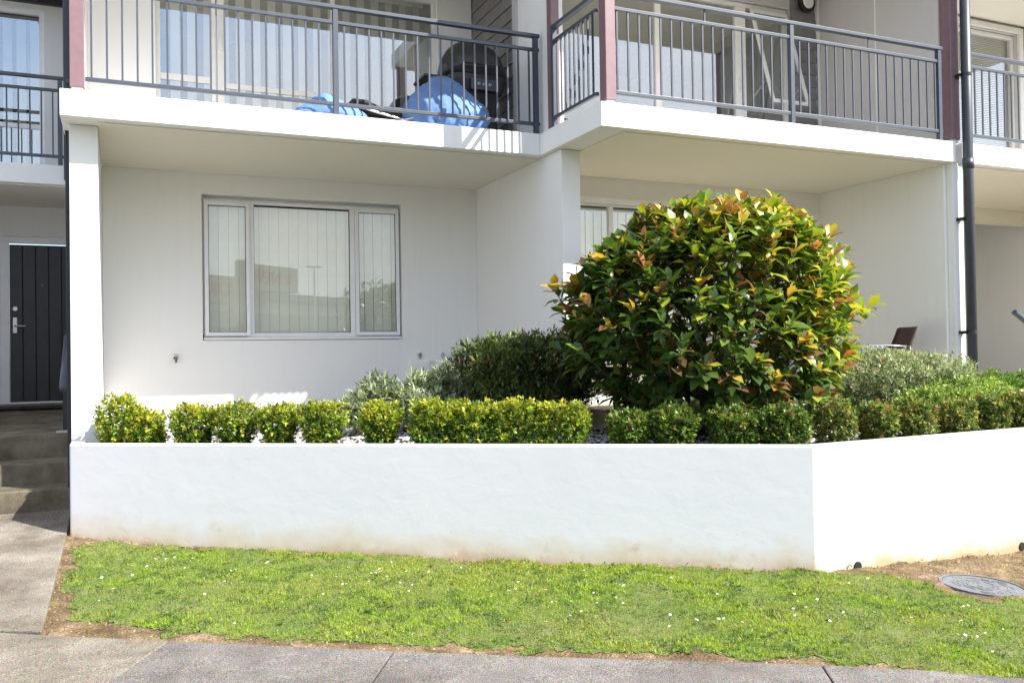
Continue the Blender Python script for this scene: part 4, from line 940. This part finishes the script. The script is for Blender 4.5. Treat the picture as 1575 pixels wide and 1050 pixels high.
# ------------------------------------------------------------------ large-leaved shrub
def big_shrub(cx_, cy_, z0):
    r = np.random.default_rng(5)
    root = empty('large_leaved_shrub', (cx_, cy_, z0), 'large rounded shrub with big glossy green leaves and orange-bronze new growth', 'shrub')
    W_, D_, H_ = 1.28, .95, 2.0
    zc = 1.16
    def outline(z):     # relative half-width at height
        t_ = np.clip((z-.18)/1.86, 0, 1); return np.interp(t_, [0, .12, .3, .55, .75, .88, 1.0], [.72, .88, .97, 1.0, .96, .82, .5])
    n = 1250
    th_ = r.uniform(0, 2*np.pi, n); z = .22+1.80*r.random(n)**.9; o_ = outline(z)
    rad = np.where(r.random(n) < .72, r.uniform(.82, 1.02, n), r.uniform(.35, .82, n))
    top = r.random(n) < .24      # cap of the dome
    rad = np.where(top, np.sqrt(r.random(n))*.95, rad); 
    x = np.cos(th_)*rad*W_*o_; y = np.sin(th_)*rad*D_*o_
    ztop = .30+1.72*np.sqrt(np.clip(1-(rad*np.abs(np.cos(th_)))**3.0*.60-(rad*np.abs(np.sin(th_)))**2*.45, 0.05, 1))
    z = np.where(top, ztop+r.uniform(-.08, .05, n), z)
    lump = 1+.13*(vnoise(th_*2, z*3, 1.)-.5)*2+np.where(r.random(n) < .14, r.uniform(.04, .17, n), 0); x = x*lump; y = y*lump
    kp = (vnoise(th_*3.1+2, z*2.7, 1.3) > .20) | (r.random(n) < .35); x, y, z, th_, rad = x[kp], y[kp], z[kp], th_[kp], rad[kp]; n = len(x)
    sl = np.clip((.78-z)/.7, 0, 1)*(x < 0); x = x*(1-.26*sl)
    tl_ = np.clip((z-1.2)/.7, 0, 1)*np.clip((-x-.35)/.7, 0, 1); z = z-.20*tl_
    c = np.stack([x, y, z], 1)
    out = np.stack([x/W_**1, y/D_, (z-.75)*.75+.25], 1); out /= np.linalg.norm(out, axis=1, keepdims=True)
    out = out+.32*unit(n, r)+np.array([0,0,.38]); out /= np.linalg.norm(out, axis=1, keepdims=True)
    # a few leggy shoots
    per = 10
    P_ = np.repeat(c, per, 0); O = np.repeat(out, per, 0); k = len(P_); t_ = np.tile(np.linspace(0, 1, per), n)
    a = np.tile(np.arange(per)*2.4, n)+np.repeat(r.uniform(0, 6, n), per)
    ref = np.where(np.abs(O[:,2:3]) < .9, np.array([[0,0,1.]]), np.array([[1.,0,0]])); s1 = np.cross(O, ref); s1 /= np.linalg.norm(s1, axis=1, keepdims=True); s2 = np.cross(O, s1)
    side = np.cos(a)[:,None]*s1+np.sin(a)[:,None]*s2
    P_ = P_ + O*((t_-.7)*.17)[:,None] + r.normal(0, .006, (k, 3))
    dirs = side*(1.05-.6*t_)[:,None]+O*(.32+.75*t_)[:,None]+np.array([0,0,.06])+.22*unit(k, r)
    nor = O*.7+np.array([0,0,.75])+.35*unit(k, r)
    size = .172*r.uniform(.50, 1.2, k)*(1-.28*t_**3)
    right = np.clip((c[:,0]*.65-c[:,1]*.35+(c[:,2]-1.05)*.9)/1.2, -1, 1)       # sun side and top: lit lime look put into the tint, slightly more new growth
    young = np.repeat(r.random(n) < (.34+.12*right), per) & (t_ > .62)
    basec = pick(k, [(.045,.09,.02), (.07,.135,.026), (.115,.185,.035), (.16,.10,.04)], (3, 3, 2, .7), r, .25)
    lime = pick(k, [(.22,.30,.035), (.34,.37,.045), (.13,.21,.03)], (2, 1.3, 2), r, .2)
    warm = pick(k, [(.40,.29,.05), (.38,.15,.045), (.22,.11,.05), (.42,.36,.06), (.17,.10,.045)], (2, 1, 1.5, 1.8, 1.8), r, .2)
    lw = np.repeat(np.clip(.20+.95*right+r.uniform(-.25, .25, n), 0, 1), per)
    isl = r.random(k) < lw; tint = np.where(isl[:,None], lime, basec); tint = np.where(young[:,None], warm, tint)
    curl = r.uniform(.0, .28, k)
    # the 300 leaves that show largest are objects of their own (front of the crown, facing the street)
    cam_l = np.array([-cx_, -cy_, -z0]); v = cam_l-P_; v /= np.linalg.norm(v, axis=1, keepdims=True)
    d_, s_, n_ = frames(dirs, nor); mid = P_+d_*size[:,None]*.5
    depth = ((mid[:,0]/W_)**2+(mid[:,1]/D_)**2)**.5/np.maximum(outline(mid[:,2]), .2)
    score = np.abs((n_*v).sum(1))*size**2*1e3*(depth > .86)*((mid*v).sum(1)-mid[:,2]*v[:,2] > .35)
    order = np.argsort(-score); sel = order[:300]; rest = order[300:]
    sub = lambda ix: dict(pos=P_[ix], dirs=dirs[ix], normals=nor[ix], size=size[ix], tint=tint[ix], curl=curl[ix])
    q = sub(rest)
    o = scatter('foliage', 'big', q['pos'], q['dirs'], q['normals'], q['size'], q['tint'], M['leaf'], root, smooth=True, curl=q['curl']); o['kind'] = 'stuff'
    # individual leaves share a handful of meshes (shape x colour), placed by rotation and scale
    groups = {}
    meshes = []
    for g_ in range(24):
        cc = tint[sel[g_*12]]; tmp = scatter('leaf', 'big', np.zeros((1,3)), np.array([[1.,0,0]]), np.array([[0,0,1.]]), np.ones(1), np.array([cc]), M['leaf'], None, smooth=True, curl=np.array([r.uniform(0, .25)]))
        meshes.append((tmp.data, cc)); bpy.data.objects.remove(tmp)
    cm = np.array([c_ for _, c_ in meshes])
    for ix in sel:
        j = int(np.argmin(((cm-tint[ix])**2).sum(1)+r.uniform(0, .004, len(cm))))
        o = bpy.data.objects.new('leaf', meshes[j][0]); COL.objects.link(o); o.parent = root
        R = Matrix((d_[ix], s_[ix], n_[ix])).transposed().to_4x4()
        o.matrix_local = Matrix.Translation(Vector(P_[ix])) @ R @ Matrix.Scale(float(size[ix]), 4)
    # branches
    mb = MB(); rr = random.Random(4)
    for i in range(16):
        a = rr.uniform(0, 6.28); q = rr.uniform(.3, .85); e_ = Vector((math.cos(a)*q*W_, math.sin(a)*q*D_, rr.uniform(.7, 1.75)))
        b0 = Vector((rr.uniform(-.12,.12), rr.uniform(-.1,.1), -.05)); m1 = b0.lerp(e_, .35)+Vector((0, 0, .12)); m2 = b0.lerp(e_, .7)+Vector((0, 0, .08))
        mb.tube([b0, m1, m2, e_], [.030, .022, .013, .005], 7)
    mb.build('branch', M['bark'], root, local=True, smooth=True)
    # sprig stems
    mb = MB()
    for i in range(0, n): mb.tube([c[i]-out[i]*.22, c[i]+out[i]*.04], [.006, .003], 3, caps=False)
    tag(mb.build('twig', M['bark'], root, local=True), kind='stuff')
    return root
big_shrub(4.84, 6.50, -.80)
# low shoot of the shrub reaching out to the left above the wall
sh = empty('low_shoot', (3.98, 6.20, -.72), 'low dark leafy shoot poking out left of the large shrub above the wall', 'shoot')
MB().tube([(.45, .1, .12), (.2, .02, .08), (-.08, -.05, .10)], [.007, .006, .003], 6).build('twig', M['bark'], sh, local=True)
rg = np.random.default_rng(77)
for i in range(8):
    tmp = scatter('leaf', 'big', np.array([[-.05+.05*i, -.03+.01*i, .10]]), np.array([[math.cos(i*2.3)-.3, math.sin(i*2.3)*.6-.2, rg.uniform(-.9, .7)]]), np.array([[.2, -.7, .6]]), np.array([.13]), np.array([[.03, .075, .02]])*rg.uniform(.8, 1.3), M['leaf'], sh, smooth=True, curl=np.array([.1]))

# ------------------------------------------------------------------ stones in the bed
def stone_mesh(seed):
    bm = bmesh.new(); bmesh.ops.create_icosphere(bm, subdivisions=1, radius=.5); rr = random.Random(seed)
    for v in bm.verts: v.co *= rr.uniform(.8, 1.15); v.co.z *= .5; v.co.x *= 1.15
    me = bpy.data.meshes.new('stone'); bm.to_mesh(me); bm.free(); return me
scol = [(.52,.52,.53), (.38,.38,.40), (.62,.60,.57), (.42,.33,.26), (.26,.26,.28)]
smats = [mat('stone %d' % i, c, .75, var=.25, vscale=3) for i, c in enumerate(scol)]
sms = []
for i in range(10): me = stone_mesh(i); me.materials.append(smats[i % 5]); sms.append(me)
rr = random.Random(9)
# nearest stones, individually laid along the wall
cnt = 0
for i in range(300):
    a = rr.uniform(.2, 8.6); off = rr.uniform(.14, .62)
    if a < 5.9: p = A+T*a-NN*off
    else: p = Cn+np.array([(a-5.9)*1.0, .05*(a-5.9)+off])
    o = link('stone', sms[rr.randrange(10)], bed, (p[0], p[1], float(bedz(*p))+.012)); s_ = rr.uniform(.035, .075)
    o.scale = (s_, s_*rr.uniform(.7, 1), s_); o.rotation_euler = (rr.uniform(-.4,.4), rr.uniform(-.4,.4), rr.uniform(0, 6.28))
ng = 13000; gx = RNG.uniform(-.25, 11, ng*3); gy = RNG.uniform(5.0, 10.3, ng*3); k = in_poly(gx, gy, bed_poly); gx = gx[k][:ng]; gy = gy[k][:ng]; ng = len(gx)
pos = np.stack([gx, gy, bedz(gx, gy)+.0], 1); dr = unit(ng); dr[:,2] *= .25
gmat = leaf_mat('gravel stone', .8, 0., .2)
tag(scatter('gravel', 'stone', pos, dr, np.array([[0,0,1.]])+.25*unit(ng), RNG.uniform(.03, .06, ng), pick(ng, scol+[(.56,.55,.54)], (3,2,2.5,.7,.8,3)), gmat), 'grey river pebbles covering the planting bed', 'gravel', kind='stuff')

# ------------------------------------------------------------------ lawn
LAWN = [(-.36,6.20), (-.259,5.93), (.034,5.69), (.237,5.40), (.70,5.17), (.871,5.11), (1.18,4.955), (1.40,4.81), (1.60,4.62), (2.117,4.335), (2.50,4.115), (2.807,3.935), (3.29,3.65), (3.47,3.48), (3.705,3.27), (4.10,3.05), (4.8,2.62), (5.9,2.0),
        (6.6,2.6), (5.7,3.7), (5.375,3.97), (5.12,4.16), (5.04,4.365), (5.10,4.66), (4.90,4.88), (4.53,4.96), (2.926,6.04), (1.881,6.73), (.522,7.56), (-.15,8.0), (-.30,7.75), (-.33,7.23), (-.36,6.71)]
def inside_soft(x, y):
    """distance-ish mask with ragged border"""
    jx = (vnoise(x, y, 6)-.5)*.16+(vnoise(x, y, 21)-.5)*.07; jy = (vnoise(y+7, x, 6)-.5)*.16+(vnoise(y+3, x, 21)-.5)*.07
    return in_poly(x+jx, y+jy, LAWN)
lb_ = link('lawn', grid_mesh('lawn', lambda x, y: inside_soft(x, y), -.5, 7, 1.9, 8.2, .03, lambda x, y: soil_z(x, y)+.004, M['thatch'])); tag(lb_, kind='structure')
nb = 900000
x = RNG.uniform(-.5, 6.8, nb); y = RNG.uniform(1.9, 8.1, nb); k = inside_soft(x, y); x = x[k]; y = y[k]
# thin patches, divot
den = .55+.6*vnoise(x, y, 2.2)+.25*vnoise(x, y, 8)
wallside = np.abs((x-A[0])*NN[0]+(y-A[1])*NN[1]); leftness = np.exp(-((x+.3)/.35)**2)
den -= .35*leftness + .45*np.exp(-((x-4.03)**2+(y-3.77)**2)/.012)*2 + .5*np.exp(-((x-.35)**2/.05+(y-5.95)**2/.02))
k = RNG.random(len(x)) < den; x = x[k]; y = y[k]; wallside = wallside[k]; nb = len(x)
px = np.stack([x, y, soil_z(x, y)-.003], 1)
patch = vnoise(x+3, y+5, 3.1); fine = vnoise(x, y, 14); dry = vnoise(x*1.0+20, y*1.7+4, 1.6)
c1 = np.array([.165,.27,.03]); c2 = np.array([.27,.38,.04]); c3 = np.array([.06,.13,.02]); c4 = np.array([.36,.36,.08])
tint = c1*(1-patch[:,None])+c2*patch[:,None]
dk = (fine > .58)[:,None]; tint = np.where(dk & (RNG.random((nb,1)) < .6), c3, tint)
near_wall = np.exp(-wallside/.25)[:,None]
tint = np.where(RNG.random((nb,1)) < np.clip(.05+.45*(dry[:,None]-.6)*2+.25*near_wall, 0, .8), c4, tint)*RNG.uniform(.75, 1.25, (nb,1))
dr = unit(nb)*.8+np.array([0,0,.85]); hgt = RNG.uniform(.012, .029, nb)*(.8+.4*patch)
scatter_obj = scatter('grass', 'narrow', px, dr, unit(nb), hgt, np.clip(tint, 0, 1), M['grass_blade'], wid=np.full(nb, .8), curl=RNG.uniform(0, .5, nb))
tag(scatter_obj, 'short green lawn grass between the white wall and the footpath', 'grass', kind='stuff')
# broad clover and weed leaves mixed in
nc = 26000; x = RNG.uniform(-.5, 6.8, nc); y = RNG.uniform(1.9, 8.1, nc); k = inside_soft(x, y) & (RNG.random(nc) < np.clip((vnoise(x, y, 3.3)-.35)*2.2, .05, 1)); x = x[k]; y = y[k]; nc = len(x)
d_ = unit(nc); d_[:,2] = np.abs(d_[:,2])*.35
tag(scatter('clover', 'small', np.stack([x, y, soil_z(x, y)+RNG.uniform(.01, .03, nc)], 1), d_, np.array([[0,0,1.]])+.3*unit(nc), RNG.uniform(.012, .024, nc), pick(nc, [(.06,.14,.03), (.09,.19,.035), (.16,.26,.05)], (2,3,1.5)), M['grass_blade']), 'low clover and broad weed leaves growing among the lawn grass', 'clover', kind='stuff')
nr = 70; xr = RNG.uniform(-.3, 6, nr); yr = RNG.uniform(2.2, 7.8, nr); k = in_poly(xr, yr, LAWN); xr, yr = xr[k], yr[k]; nr = len(xr); m_ = 9
ar = np.tile(np.arange(m_)*2*np.pi/m_, nr)+RNG.uniform(0, .5, nr*m_); X_ = np.repeat(xr, m_); Y_ = np.repeat(yr, m_)
tag(scatter('weed', 'small', np.stack([X_, Y_, soil_z(X_, Y_)+.018], 1), np.stack([np.cos(ar), np.sin(ar), RNG.uniform(.1, .5, nr*m_)], 1), np.array([[0,0,1.]])+.25*unit(nr*m_), RNG.uniform(.018, .034, nr*m_), pick(nr*m_, [(.05,.12,.03), (.09,.18,.05), (.14,.22,.07)], (2,2,1)), M['grass_blade']), 'flat dark green weed rosettes scattered through the lawn', 'weeds', kind='stuff')
# stray tufts in the earth
nt_ = 26000; x = RNG.uniform(-.42, 9, nt_); y = RNG.uniform(1.9, 8.1, nt_)
k = (fpd(x, y) < .03) & ((vnoise(x, y, 4.5) > .60) | (RNG.random(nt_) < .10) | ((x > 5.0) & (vnoise(x, y, 7) > .48) & (RNG.random(nt_) < .5))) & (~in_poly(x, y, LAWN)) & (((x-A[0])*NN[0]+(y-A[1])*NN[1] > .01) | (x > 4.54)) & ((y < 4.965+.047*(x-4.545)) | (x < 4.54)) & ((x-5.45)**2+(y-4.37)**2 > .10)
x = x[k]; y = y[k]; nt_ = len(x)
tag(scatter('grass_tufts', 'narrow', np.stack([x, y, soil_z(x, y)], 1), unit(nt_)*.7+np.array([0,0,.8]), unit(nt_), RNG.uniform(.015, .035, nt_), pick(nt_, [(.22,.28,.04), (.30,.27,.07), (.14,.22,.03)], (2,2,2)), M['grass_blade'], wid=np.full(nt_, .8)), 'thin stray grass tufts in the bare earth strip', 'grass', kind='stuff')
# crumbs of earth
ne = 20000; x = RNG.uniform(-.42, 9, ne); y = RNG.uniform(1.9, 8.2, ne); k = (fpd(x, y) < -.0) & (~in_poly(x, y, LAWN)) & (((x-A[0])*NN[0]+(y-A[1])*NN[1] > .0) | (x > 4.54)) & ((y < 4.965+.047*(x-4.545)) | (x < 4.54)) & ((x-5.45)**2+(y-4.37)**2 > .10)
x = x[k]; y = y[k]; ne = len(x); d_ = unit(ne); d_[:,2] *= .3
tag(scatter('earth_crumbs', 'stone', np.stack([x, y, soil_z(x, y)-.001], 1), d_, np.array([[0,0,1.]])+.4*unit(ne), RNG.uniform(.005, .020, ne)*np.where(RNG.random(ne) < .05, 1.6, 1), pick(ne, [(.16,.10,.06), (.30,.21,.13), (.40,.30,.2)], (2,2,1.5)), gmat), 'crumbs and small clods on the bare earth', 'soil crumbs', kind='stuff')

nl = 160; a_ = RNG.uniform(-.2, 7.6, nl); off = np.abs(RNG.normal(0, .22, nl))+.02
px_ = np.where(a_ < 5.9, A[0]+T[0]*a_+NN[0]*off, Cn[0]+(a_-5.9)); py_ = np.where(a_ < 5.9, A[1]+T[1]*a_+NN[1]*off, Cn[1]+.047*(a_-5.9)-off); d_ = unit(nl); d_[:,2] *= .2
tag(scatter('leaf_litter', 'small', np.stack([px_, py_, soil_z(px_, py_)+.02], 1), d_, np.array([[0,0,1.]])+.4*unit(nl), RNG.uniform(.018, .045, nl), pick(nl, [(.16,.08,.04), (.25,.15,.07), (.10,.05,.03)], (2,2,1)), gmat), 'small dry brown leaves fallen along the foot of the white wall', 'dead leaves', kind='stuff')
# daisies
def daisy_mesh():
    mb = MB(); mb.v = []; n = 9; vs = [(0,0,0)]
    pet = MB()
    for k in range(n):
        a = 2*math.pi*k/n; c, s_ = math.cos(a), math.sin(a)
        pet.add([(.003*c, .003*s_, 0), (.010*c-.004*s_, .010*s_+.004*c, .001), (.015*c, .015*s_, .002), (.010*c+.004*s_, .010*s_-.004*c, .001)], [(0,3,2,1)])
    cen = MB().tube([(0,0,-.001), (0,0,.003)], .0042, 8); stem = MB().tube([(0,0,-.001), (.002,0,-.03)], .0012, 4)
    p = pet.mesh('daisy', M['white_dot']); me = bpy.data.meshes.new('daisy')
    nv = len(pet.v); v = pet.v+cen.v+stem.v; f = pet.f+[tuple(i+nv for i in q) for q in cen.f]+[tuple(i+nv+len(cen.v) for i in q) for q in stem.f]
    me.from_pydata(v, [], f); me.materials.append(M['petal']); me.materials.append(M['daisy_eye'])
    for i, q in enumerate(me.polygons): q.material_index = 0 if i < len(pet.f) else 1
    return me
M['petal'] = mat('daisy petal', (.85,.85,.85), .6); M['daisy_eye'] = mat('daisy eye', (.6,.42,.03), .7)
dm = daisy_mesh(); rr = random.Random(21)
D0 = None; nd = 0
clus = [(1.55+.0, 6.1), (2.2, 5.35), (2.75, 5.0), (3.4, 4.5), (.35, 7.0), (.9, 6.6), (4.4, 3.6), (4.6, 3.2), (3.0, 4.3), (.1, 6.9), (3.9, 4.2), (2.5, 4.9), (1.2, 5.9), (4.7, 3.9), (1.9, 6.0)]
tries = 0
while nd < 150 and tries < 3000:
    tries += 1
    if rr.random() < .55: c = rr.choice(clus); x, y = c[0]+rr.gauss(0, .17), c[1]+rr.gauss(0, .15)
    else: x, y = rr.uniform(-.2, 5.8), rr.uniform(2.4, 7.8)
    if not bool(in_poly(np.array([x]), np.array([y]), LAWN)[0]): continue
    if D0 is None:
        D0 = bpy.data.objects.new('daisy', dm); COL.objects.link(D0); tag(D0, 'small white daisy flower open in the lawn grass', 'daisy', 'daisies in the lawn'); o = D0
    else: o = D0.copy(); COL.objects.link(o)
    o.location = (x, y, float(ground(x, y))+rr.uniform(.034, .050)); s_ = rr.uniform(.38, .75); o.scale = (s_,)*3; o.rotation_euler = (rr.uniform(-.1,.6), rr.uniform(-.2,.4), rr.uniform(0, 6)); nd += 1

# ------------------------------------------------------------------ across the street (seen in the window glass)
sb = empty('supermarket', (10, -50, -1.8), 'long beige store building with red lettering across the street, mirrored in the window', 'building')
M['beige'] = mat('beige cladding', (.50, .47, .38), .8, var=.12, vscale=.4); M['store_roof'] = mat('store roof', (.34, .35, .34), .6, var=.1, vscale=.5)
M['red_sign'] = mat('red sign letters', (.55, .04, .05), .5, var=.05); M['band'] = mat('pale band', (.62, .62, .58), .7, var=.06)
d0 = np.array([.80, -.60]); n0_ = np.array([.60, .80]); q0 = np.array([9.73, -49.6])   # face line and the way it faces
def qp(a, b): p = q0+d0*a+n0_*b; return (float(p[0]), float(p[1]))
def sbox(name, a0, a1, b0, b1, z0, z1, m, parent=sb):
    return MB().prism([qp(a0, b0), qp(a0, b1), qp(a1, b1), qp(a1, b0)][::-1], z0, z1).build(name, m, parent)
sbox('sign_parapet', -26, 4.4, -1.2, 0, 5.2, 7.22, M['beige']); sbox('wall', -30, 40, -18, -.3, -1.8, 4.5, M['beige']); sbox('roof', -30.5, 40.5, -18.5, .4, 4.5, 5.05, M['store_roof']); sbox('band', -30, 40, -.29, .05, 3.4, 3.7, M['band'])
fc_ = bpy.data.curves.new('sign_text', 'FONT'); fc_.body = 'NEW WORLD'; fc_.size = 1.45; fc_.extrude = .05; fc_.offset = .02
to = bpy.data.objects.new('t', fc_); COL.objects.link(to); dg = bpy.context.evaluated_depsgraph_get(); dg.update()
tme = bpy.data.meshes.new_from_object(to.evaluated_get(dg)); bpy.data.objects.remove(to); tme.materials.clear(); tme.materials.append(M['red_sign'])
o = link('sign_letters', tme, sb); xs = [v.co.x for v in tme.vertices]
R = Matrix(((-d0[0], 0, n0_[0]), (-d0[1], 0, n0_[1]), (0, 1, 0)))
pt = qp(2.5, .06); o.matrix_local = Matrix.Translation(Vector((pt[0], pt[1], 5.72))-origin(sb)) @ R.to_4x4()
# round flower emblem left of the words
mb = MB()
for k in range(6):
    a = k*math.pi/3; c_ = Vector((qp(3.3, .05)[0], qp(3.3, .05)[1], 6.25)); c_ = c_+Vector((-d0[0], -d0[1], 0))*.28*math.cos(a)+Vector((0, 0, .28*math.sin(a)))
    mb.tube([c_, c_+Vector((n0_[0], n0_[1], 0))*.05], .16, 12)
mb.build('emblem', M['red_sign'], sb)
# tall beige pylon nearer by, street lamp and trees
py = MB().box(4.1, 4.75, -15.2, -14.7, -1.8, 4.3); tag(py.build('pylon', M['beige'], bevel=.02), 'tall plain beige pylon across the road, mirrored in the window', 'pylon')
lp = empty('street_lamp', (13.9, -49.0, -1.8), 'thin grey lamp post in the car park, mirrored in the window', 'lamp post')
MB().tube([(13.96, -49, -1.8), (13.96, -49, 7.0)], [.12, .06], 8).build('pole', M['steel'], lp); MB().box(13.3, 14.6, -49.15, -48.85, 7.0, 7.12).build('lamp_head', M['steel'], lp)
def far_tree(x, y, h, rad, lb, seed):
    r = np.random.default_rng(seed); root = empty('street_tree', (x, y, -1.8), lb, 'tree', 'trees across the street')
    MB().tube([(0,0,0), (.1,0,h*.4), (0,.1,h*.7)], [.16,.11,.06], 8).build('trunk', M['bark'], root, local=True)
    n = 4200; cc = unit(26, r)*rad*.62*r.uniform(.4, 1, (26,1)); cc[:,2] = cc[:,2]*.8+h-rad*.7
    ix = r.integers(0, 26, n); p = cc[ix]+unit(n, r)*(rad*.42*r.random((n,1))**.4)
    tag(scatter('crown', 'small', p, unit(n, r), unit(n, r)+np.array([0,0,.8]), r.uniform(.14, .26, n), pick(n, [(.10,.14,.03), (.16,.19,.04), (.07,.11,.025)], (2,2,2), r), M['dark_leaf'], root), kind='stuff')
for i, (x, y, h, rd, lb) in enumerate([(9.6, -13.5, 5.0, 2.0, 'bushy green street tree nearest the beige pylon'), (13.0, -12.0, 4.6, 2.0, 'second green street tree along the far kerb'), (17.5, -16, 5.6, 2.4, 'tallest green street tree along the far kerb'), (22, -20, 5, 2.4, 'green street tree farthest right along the far kerb')]):
    far_tree(x, y, h, rd, lb, 200+i)
